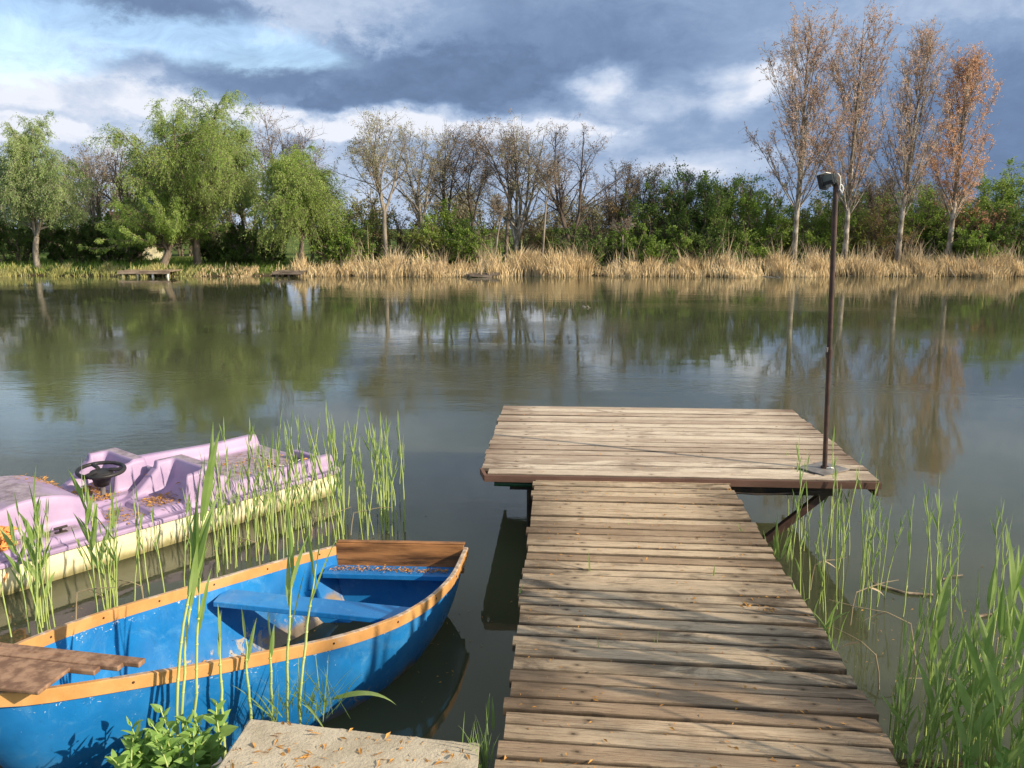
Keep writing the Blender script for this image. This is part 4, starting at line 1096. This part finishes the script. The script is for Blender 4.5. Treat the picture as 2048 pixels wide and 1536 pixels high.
mb = MB(); q = pl(2.12, .14, .255); mb.box(q, (.07, .03, .012), rz=math.atan2(U[1], U[0])); mb.tube([q + [0, 0, .006], q + [0, 0, .03]], .01, 8); mb.tube([q + U * -.04 + [0, 0, .032], q + U * .04 + [0, 0, .032]], .008, 8); mb.build('cleat', M['steel'], ped)
rx_ = lambda u, v, dz=.006: PB + pl(u, v, float(deck_h(np.array([u]), np.array([v]))[0]) + dz)
def on_ped(spots):
    def P(rng, n):
        o = []
        for _ in range(n):
            u, v, su, sv = spots[rng.integers(0, len(spots))]; o.append(rx_(np.clip(u + rng.normal(0, su), .02, LB_ - .05), np.clip(v + rng.normal(0, sv), .05, WB - .05)))
        return np.array(o)
    return P
litter(3, 1100, on_ped([(.45, .6, .2, .16), (.3, .5, .15, .2), (1.38, .24, .06, .07), (1.42, .25, .06, .07), (1.62, .84, .06, .08), (1.62, .84, .06, .08), (1.7, .58, .10, .05), (1.7, .25, .08, .1), (1.9, .8, .08, .08)]), 'orange-brown dead catkins gathered in the seats and on the rear deck of the pedal boat', size=.024)
# orange rope heap at the bow
rng = np.random.default_rng(12); rc = at(6, 1100, .24); pts = []; p = rc + [-.02, 0, .0]
for k in range(240): a = k * .55; pts.append(rc + [math.cos(a) * .055 * (1 + .4 * math.sin(k * .21)) - .02, math.sin(a * 1.07) * .07, .01 + .11 * abs(math.sin(k * .093)) + rng.normal(0, .006)])
mb = MB(); mb.tube(pts, .0075, 6); e_ = rc + np.array([.05, -.02, .12]); mb.tube([rc + [.02, 0, .13], rc + [.07, 0, .11], rc + [.085, -.02, .02], at(20, 1080, .22), at(25, 1120, .2) + [0, -.02, 0], at(14, 1160, .1) + [0, -.03, 0]], .005, 6)
tag(mb.build('rope', M['rope'], origin=rc), 'tangled orange rope heaped on the front of the pedal boat', 'rope')
# loose mooring wire on the rear deck
mb = MB(); w0 = rx_(.35, .3); mb.tube([rx_(.25, .75, .03), rx_(.30, .55, .015), rx_(.38, .42, .05), rx_(.36, .30, .01), rx_(.42, .16, .02), rx_(.40, .08, .015), rx_(.47, .09, .01), PB + pl(.47, -.03, .15), PB + pl(.5, -.035, .06)], .004, 6)
tag(mb.build('wire', M['steel'], origin=w0), 'thin dark wire trailing over the rear deck of the pedal boat', 'wire')
mb = MB(); w1 = rx_(.28, .33, .02)
for k in range(6): mb.tube([w1, w1 + rng.normal(0, .045, 3) * [1, 1, .4] + [0, 0, .02]], .003, 5)
tag(mb.build('twig_tangle', M['white'], origin=w1), 'small white twig tangle on the rear deck of the pedal boat', 'twig')

# ------------------------------------------------------------------ concrete slab
ZS = .50; cs = [at(500, 1435, ZS), at(945, 1484, ZS), at(1060, 1570, ZS), at(1060, 1900, ZS), at(200, 1900, ZS), at(412, 1540, ZS)]
rng = np.random.default_rng(3); c4 = [cs[0], cs[1] + (cs[1] - cs[0]) * .03, np.array([-.12, 1.2, ZS]), np.array([-1.0, 1.35, ZS])]; SO = (c4[0] + c4[2]) / 2 * [1, 1, 0]
nu, nv = 110, 140; a_, b_ = np.meshgrid(np.linspace(0, 1, nu), np.linspace(0, 1, nv), indexing='ij'); a_ = a_[..., None]; b_ = b_[..., None]
G = c4[0] * (1 - a_) * (1 - b_) + c4[1] * a_ * (1 - b_) + c4[2] * a_ * b_ + c4[3] * (1 - a_) * b_
ej = lambda n_: np.convolve(rng.normal(0, .006, n_ + 4), np.ones(5) / 5, 'valid')
G[:, 0, 1] += ej(nu); G[0, :, 0] += ej(nv); G[..., 2] += rng.normal(0, .00015, (nu, nv)); G[0, :, 2] -= .006; G[:, 0, 2] -= .006; G -= SO
mb = MB(); v_, f_ = gridmesh(G[..., 0], G[..., 1], G[..., 2]); mb.add(v_, f_[:, ::-1])
for L_ in (G[:, 0], G[0, ::-1], G[::-1, -1], G[-1, :]):
    n_ = len(L_); lo_ = L_ - [0, 0, .15] + rng.normal(0, .003, L_.shape) * [1, 1, 0]; mb.add(np.vstack([L_, lo_]), [[k, k + 1, n_ + k + 1, n_ + k] for k in range(n_ - 1)])
o = mb.build('concrete_slab', M['concrete']); o.location = tuple(SO); tag(o, 'rough concrete slab at the foot of the jetty', 'slab')
def on_slab(rng, n):
    p = []
    while len(p) < n:
        q = at(rng.uniform(440, 1000), rng.uniform(1440, 1600), ZS + .003)
        a = cs[0]; b = cs[1]
        if q[1] < a[1] + (b[1] - a[1]) * (q[0] - a[0]) / (b[0] - a[0]) - .02 and q[0] > np.interp(q[1], [2.2, 2.576], [-.93, -.85]) and q[0] < -.14: p.append(q)
    return np.array(p)
litter(5, 170, on_slab, 'small orange and brown leaf bits on the concrete slab', size=.022)
def on_dock(rng, n):
    p = []
    for _ in range(n):
        if rng.uniform() < .72: q = J(rng.uniform(W0 + .03, W1 - .03), -rng.uniform(.05, 1) ** 1.3 * 3.4, .527)
        else: q = J(rng.uniform(PL0 + .1, PL1 - .1), rng.uniform(.05, 2.0), .555)
        p.append(q)
    return np.array(p)
litter(6, 900, on_dock, 'small scattered catkins and leaf bits on the jetty boards', size=.013)
litter(7, 50, lambda r, n: np.array([J(r.normal(.2, .5), -2.95 + r.normal(0, .03), .522) if r.uniform() < .5 else J(r.normal(.6, .05), -1.83 + r.normal(0, .02), .525) for _ in range(n)]), 'clusters of brown leaf bits caught between the walkway boards', size=.024)

#PLANTS
def on_water(rng, n):
    o = []
    for _ in range(n):
        c = [(1700, 1200, 120, 60), (1900, 1260, 150, 80), (620, 1090, 150, 30), (250, 1230, 150, 20), (880, 1250, 60, 80), (1850, 1330, 150, 60)][rng.integers(0, 6)]
        q = at(rng.normal(c[0], c[2]), rng.normal(c[1], c[3]), .004); o.append(q)
    return np.array(o)
litter(8, 320, on_water, 'tiny leaf bits floating on the water near the reeds', size=.012, name='floating_debris')
# ------------------------------------------------------------------ reeds and plants near the camera
def blade(mb, rng, base, d, L, w, droop=.3, n=8, val=None, fold=.3):
    d = nrm(np.array(d, float)); side = nrm(np.cross(d, [rng.normal(0, 1), rng.normal(0, 1), .2])); P = [np.array(base, float)]
    for k in range(n): d = nrm(d + np.array([0, 0, -droop / n * (k / n) * 2]) + rng.normal(0, .015, 3)); P.append(P[-1] + d * L / n)
    P = np.array(P); t = np.linspace(0, 1, n + 1); ww = w * np.interp(t, [0, .12, .35, .7, 1], [.35, .8, 1, .6, .02])[:, None]
    nn = nrm(np.cross(nrm(np.gradient(P, axis=0)), side)); V = np.stack([P - side * ww / 2 + nn * ww * fold * .5, P, P + side * ww / 2 + nn * ww * fold * .5], 1)
    F = [[a * 3 + b, a * 3 + b + 1, a * 3 + b + 4, a * 3 + b + 3] for a in range(n) for b in (0, 1)]; mb.add(V, F, rng.uniform(0, 1) if val is None else val)


def reed(seed, h, rad=.0045, nleaf=3, leafL=.16, leafW=.013, lean=(0, 0), parts=False, lo=.45, ang=.35, tip=True, name='reed_shoot'):
    rng = np.random.default_rng(seed); mb = MB(); n = 9; t = np.linspace(0, 1, n)
    P = np.stack([lean[0] * h * t ** 1.5, lean[1] * h * t ** 1.5, h * t], -1) + rng.normal(0, .0025, (n, 3)) * [1, 1, 0]; P[0] = (0, 0, -.12)
    mb.tube(P, rad * np.interp(t, [0, .6, 1], [1.1, .9, .4]), 7, caps=False)
    for q in np.arange(.1, .9, .16):                                # nodes of the stem
        c = np.array([np.interp(q, t, P[:, i]) for i in range(3)]); mb.tube([c - [0, 0, .004], c, c + [0, 0, .004]], [rad * .95, rad * 1.35, rad * .95], 6, caps=False)
    root = mb.build(name, M['stem'], smooth=True)
    lv = MB() if not parts else None
    for k in range(nleaf + (1 if tip else 0)):
        m = MB() if parts else lv; istip = tip and k == nleaf
        q = 1.0 if istip else lo + (1 - lo) * (k + rng.uniform(0, .6)) / max(nleaf, 1); q = min(q, 1); b = np.array([np.interp(q, t, P[:, i]) for i in range(3)])
        a = (k * 3.14 + rng.normal(0, .7)); s_ = ang * rng.uniform(.5, 1.3) if not istip else .06
        blade(m, rng, b, (math.cos(a) * s_ + lean[0], math.sin(a) * s_ + lean[1], 1), leafL * rng.uniform(.75, 1.2) * (.9 if istip else 1), leafW * (1 if not istip else .7), .35 if not istip else .05)
        if parts: m.build('leaf', M['reed_leaf'], root)
    if not parts and lv.v: lv.build('leaf', M['reed_leaf'], root)
    return root


protoA = [reed(900 + k, 1.0, .0046 * 1.2, 2 + k % 3, .18, .018, (random.Random(k).uniform(-.08, .1), random.Random(k + 50).uniform(-.05, .05)), parts=True, lo=.55, ang=.22) for k in range(9)]
protoB = [reed(950 + k, 1.0, .007, 5 + k % 2, .34, .045, (random.Random(k + 9).uniform(-.05, .12), 0), parts=True, lo=.35, ang=.38) for k in range(7)]
used = set()


def plant_reeds(seed, protos, spots, label, group, jit=.3):
    rng = random.Random(seed)
    for (p, h) in spots:
        k = rng.randrange(len(protos)); pr = protos[k]; rz = rng.uniform(-jit, jit) + rng.choice((0, 3.14)) * (jit > .25)
        s = (h * rng.uniform(.9, 1.15), h * rng.uniform(.9, 1.15), h); s = (max(s[0], .6), max(s[1], .6), h)
        if (id(pr)) not in used: used.add(id(pr)); o = pr; o.location = tuple(p); o.rotation_euler = (0, 0, rz); o.scale = s
        else: o = dup(pr, tuple(p), rz, s)
        o.rotation_euler = (rng.gauss(0, .05), rng.gauss(0, .05), rz); tag(o, label, 'reed', group)
rr = random.Random(4)
def spots_px(n, f, hf):
    out = []
    for _ in range(n):
        x, y, z = f(); p = at(x, y, z); out.append((p, hf(x)))
    return out
def fA():
    x = rr.uniform(430, 812); y = 1000 + (812 - x) * .22 + rr.uniform(-8, 1) * 1 + rr.uniform(0, 1) * max(20, min(95, 1125 - (x - 560) * .22 - 1000 - (812 - x) * .22)); return x, y, 0.0
plant_reeds(1, protoA, spots_px(105, fA, lambda x: rr.uniform(.42, .78)), 'slender green reed shoot in the water between the lilac pedal boat and blue boat', 'reed shoots between the two boats')
def fB():
    x = rr.choice((rr.uniform(60, 120), rr.uniform(180, 240), rr.uniform(10, 440), rr.uniform(70, 100))); y = 1270 - x * .16 + rr.uniform(-30, 25); return x, y, 0.0
plant_reeds(2, protoA, spots_px(34, fB, lambda x: rr.uniform(.4, .72)), 'slender green reed shoot at the near left side of the pedal boat', 'thin reed shoots beside the pedal boat')
plant_reeds(3, protoB, [(at(x, y, 0), h) for x, y, h in ((85, 1255, .70), (195, 1240, .72), (215, 1225, .62), (100, 1262, .52), (235, 1230, .50), (60, 1265, .55))], 'leafy green reed beside the pedal boat, behind the blue rail', 'leafy reeds beside the pedal boat')
def fE():
    x = rr.uniform(1575, 1740); y = 1060 + (x - 1575) * .35 + rr.uniform(-10, 240) * (1 - (x - 1575) / 400); return x, y, 0.0
plant_reeds(4, protoA, spots_px(30, fE, lambda x: rr.uniform(.45, .72)), 'slender green reed shoot in the water right of the walkway', 'reed shoots right of the walkway')
plant_reeds(5, protoA, spots_px(16, lambda: (rr.uniform(1740, 2048), rr.uniform(1180, 1330), 0.0), lambda x: rr.uniform(.42, .75)), 'solitary thin reed shoot in the open water at the right', 'thin reed shoots in open water at the right')
plant_reeds(6, protoB, [(at(x, y, 0) * np.array([1, 1, 0]), h) for x, y, h in [(rr.uniform(1790, 2120), rr.uniform(1480, 1720), rr.uniform(.34, .80)) for _ in range(30)]], 'leafy green reed in the dense stand at the lower right corner', 'dense leafy reeds at the lower right', .8)
plant_reeds(8, protoA, [(at(x, y, 0), h) for x, y, h in [(rr.uniform(1760, 2100), rr.uniform(1480, 1700), rr.uniform(.35, .75)) for _ in range(44)]], 'thin green reed shoot among the leafy reeds at the lower right', 'thin shoots in the lower right stand', .8)
# tall reeds in front of the blue boat
for i, (pb, zt, h, ln, nl, LL, WW, lab) in enumerate([
    ((352, 1475), .30, .88, (.17, .08), 3, .34, .036, 'tallest broad-leaved reed in front of the blue boat, crossing both boats'),
    ((366, 1470), .30, .66, (.12, .05), 3, .30, .034, 'second broad-leaved reed, just right of the tallest one in front of the blue boat'),
    ((392, 1465), .30, .60, (.08, .06), 2, .26, .020, 'thin dry-stemmed reed leaning right, beside the tallest reed'),
    ((448, 1488), .30, .42, (.02, .03), 1, .17, .020, 'straight reed with one closed tip in front of the blue boat, left of the slab'),
    ((500, 1440), .30, .34, (.02, .0), 1, .16, .018, 'short reed with a closed tip standing behind the slab corner'),
    ((545, 1432), .28, .33, (.03, .0), 1, .15, .018, 'short reed with a slim tip, second behind the slab corner'),
    ((575, 1440), .28, .56, (.06, .08), 3, .28, .024, 'broad-leaved reed crossing the near rail of the blue boat'),
    ((600, 1445), .28, .62, (.12, .10), 2, .30, .018, 'reed leaning right over the thwart of the blue boat')]):
    p = at(*pb, zt); o = reed(700 + i, h, .0055, nl, LL, WW, ln, parts=True, lo=.62, ang=.2); o.location = tuple(p); tag(o, lab, 'reed', 'tall reeds in front of the blue boat')
# grassy wisps
def tuft(seed, p, n, L, w, lab, spread=.5, name='grass_tuft', m='reed_leaf', dr=.5, group=None, R=.02):
    rng = np.random.default_rng(seed); mb = MB()
    for k in range(n):
        a = rng.uniform(0, 6.28); blade(mb, rng, (rng.normal(0, R), rng.normal(0, R), -.01), (math.cos(a) * spread * rng.uniform(.2, 1), math.sin(a) * spread * rng.uniform(.2, 1), 1), L * rng.uniform(.5, 1.15), w * rng.uniform(.7, 1.2), dr)
    o = mb.build(name, M[m]); o.location = tuple(p); return tag(o, lab, 'grass', group)
tuft(1, at(640, 1425, .30), 34, .24, .007, 'wispy grass tuft leaning over the water behind the slab', .9, R=.04)
tuft(2, at(560, 1428, .30), 22, .22, .006, 'thin grass tuft behind the middle of the slab edge', .7, R=.04)
tuft(3, at(962, 1530, .42), 26, .17, .005, 'spiky grass tuft in the corner between slab and walkway', .4)
tuft(4, at(975, 1462, .36), 2, .20, .012, 'single bright green blade against the walkway side', .15, name='reed_sprout')
mb_ = MB(); rng = np.random.default_rng(44); blade(mb_, rng, (0, 0, 0), (1, -.1, .35), .27, .022, 1.2, 10); o = mb_.build('bent_reed', M['reed_leaf']); o.location = tuple(at(665, 1398, .33)); tag(o, 'long drooping blade arching over the dark water behind the slab', 'grass')
for i, (x, y, n, L, lab) in enumerate([(1178, 1142, 3, .17, 'tall grass sprout growing between the walkway boards'), (1310, 1285, 2, .07, 'short grass sprout near the right side of the walkway'),
                                      (1202, 1300, 1, .07, 'single blade sprouting in the middle of the walkway'), (1427, 1152, 2, .08, 'thin sprout near the right edge halfway along the walkway'),
                                      (1257, 1052, 2, .04, 'tiny sprout near the far end of the walkway'), (1038, 1190, 2, .07, 'thin sprout at the left edge of the walkway'), (1487, 1066, 2, .08, 'sprout at the right edge near the platform')]):
    tuft(20 + i, at(x, y, .515), n, L, .008, lab, .35, name='grass_sprout', dr=.2, group='sprouts between the walkway boards', R=.004)
for i, (x, y) in enumerate([(1600, 1240), (1640, 1262), (1660, 1300), (1545, 1110), (1570, 1120)]):
    tuft(40 + i, at(x, y, .30), 4 if i < 3 else 6, .24, .016, ['pair of blades bending out from under the walkway, the farther one', 'broad bent blades beside the middle of the walkway', 'drooping blades beside the walkway, the nearest to the camera', 'green shoots at the foot of the diagonal brace, left clump', 'green shoots at the foot of the diagonal brace, right clump'][i], .7 if i < 3 else .35, name='grass_clump', dr=.9 if i < 3 else .2)


def weed(seed, p, stems, h, leaf, lab, spread=.5, name='leafy_weed', npair=7):
    rng = np.random.default_rng(seed); st = MB(); lv = MB()
    for k in range(stems):
        a = rng.uniform(0, 6.28); q = rng.uniform(.1, 1); P, R = grow(rng, (rng.normal(0, .03), rng.normal(0, .03), -.03), (math.cos(a) * spread * q, math.sin(a) * spread * q, 1), h * rng.uniform(.6, 1.1), .004, 8, .06, .02, .5)
        st.tube(P, R, 6, caps=False)
        for j in range(npair * 2):
            t = .18 + .82 * j / (npair * 2); b = np.array([np.interp(t * 8, range(9), P[:, i]) for i in range(3)]); an = j * 2.4 + a; s_ = leaf * (1.15 - .65 * t) * rng.uniform(.75, 1.2)
            d = np.array([math.cos(an), math.sin(an), .35 + .9 * t]); blade(lv, rng, b, d, s_, s_ * .52, .7, 6, fold=.35)
    r = st.build(name, M['stem']); lv.build('leaf', M['weed_leaf'], r); r.location = tuple(p); return tag(r, lab, 'weed')
weed(1, at(345, 1545, .30), 9, .24, .08, 'largest bushy broad-leaved weed between the blue hull and the slab', .75)
weed(2, at(285, 1560, .30), 6, .25, .085, 'broad-leaved weed at the left of the leafy clump below the blue hull', .6)
weed(3, at(415, 1530, .30), 6, .20, .08, 'broad-leaved weed at the right of the clump, beside the slab edge', .6)
weed(4, at(120, 1640, .28), 5, .22, .07, 'low weed casting leaf shadows on the blue hull at the bottom left', .6)
weed(5, at(985, 1556, .46), 8, .06, .028, 'small-leaved creeping weed in the gap between slab and walkway', 1.0, npair=5)
weed(6, at(1985, 1640, .10), 5, .35, .07, 'dull broad-leaved weed low in the reeds at the bottom right corner', .6)
# dead bent stalks among the green ones
for i, (x, y, h, lx, ly) in enumerate([(1700, 1250, .45, .5, .1), (1835, 1330, .5, -.6, .2), (1890, 1420, .55, .7, 0), (1760, 1380, .4, -.3, .3), (1980, 1380, .6, .5, .2), (2010, 1460, .5, -.7, 0), (620, 1085, .4, .5, .2), (520, 1130, .35, -.5, .1), (700, 1070, .4, .6, 0), (150, 1240, .4, .5, 0), (290, 1215, .3, -.6, .1), (1620, 1180, .4, .4, 0)]):
    p = at(x, y, 0); rng = np.random.default_rng(80 + i); t = np.linspace(0, 1, 6)[:, None]; k_ = np.clip(t - .45, 0, 1) * 1.8
    P = np.hstack([lx * h * (t * .3 + k_), ly * h * (t + k_), h * (t - k_ * .5)]) + rng.normal(0, .004, (6, 3)); P[0] = (0, 0, -.05); mb = MB(); mb.tube(P, [.004, .004, .0035, .003, .0025, .0015], 6)
    blade(mb, rng, P[3], (lx, ly, -.2), .13, .012, .9); o = mb.build('dead_reed', M['straw_grey']); o.location = tuple(p); tag(o, 'dry broken reed stalk bent over the water among green shoots', 'dead reed', 'dead bent reed stalks')
# floating sticks at the right
for i, (pts, th, lab) in enumerate([([(1748, 1168), (1775, 1176), (1810, 1186), (1866, 1190)], .012, 'dark and tan stick floating right of the walkway'), ([(1958, 1232), (1990, 1226), (2022, 1222)], .009, 'pale reed stick floating at the right edge'), ([(1885, 1158), (1905, 1152), (1925, 1150)], .006, 'thin dark twig floating beyond the longer stick')]):
    P = np.array([at(x, y, .008) for x, y in pts]); mb = MB(); mb.tube(P, np.linspace(th, th * .6, len(P)), 7)
    if i == 0: mb.tube([P[0], P[0] + [-.03, .03, .05]], .005, 6); mb.tube([P[2], P[2] + [.04, .06, .02]], .004, 6)
    tag(mb.build('floating_stick', M['drift'], origin=P[0]), lab, 'stick', 'floating sticks')
# tree and reeds just outside the view, whose shade falls on the walkway
w_, l_ = bare_tree(901, 5.3, .4, .10, 3, .5, n1=6, n2=60, n3=150, nleaf=350, leaf=.08)
b = np.array([9.0, -.75, gz(9.0, -.75)]); tree_obj('bare_tree', b, 'budding tree on the near bank just right of the view, shading the walkway', 'tree', None, w_, l_, M['bark'], M['bud'])
plant_reeds(7, protoB, [((x, y, .1), h) for x, y, h in ((2.15, 2.3, 1.45), (2.35, 2.45, 1.75), (2.6, 2.5, 1.9), (2.2, 2.0, 1.2), (2.45, 2.15, 1.5), (1.95, 1.75, 1.0), (2.3, 2.2, 1.3))], 'tall leafy reed at the right end of the bank beside the walkway', 'tall reeds beside the walkway on the bank', .8)
#ENDPLANTS
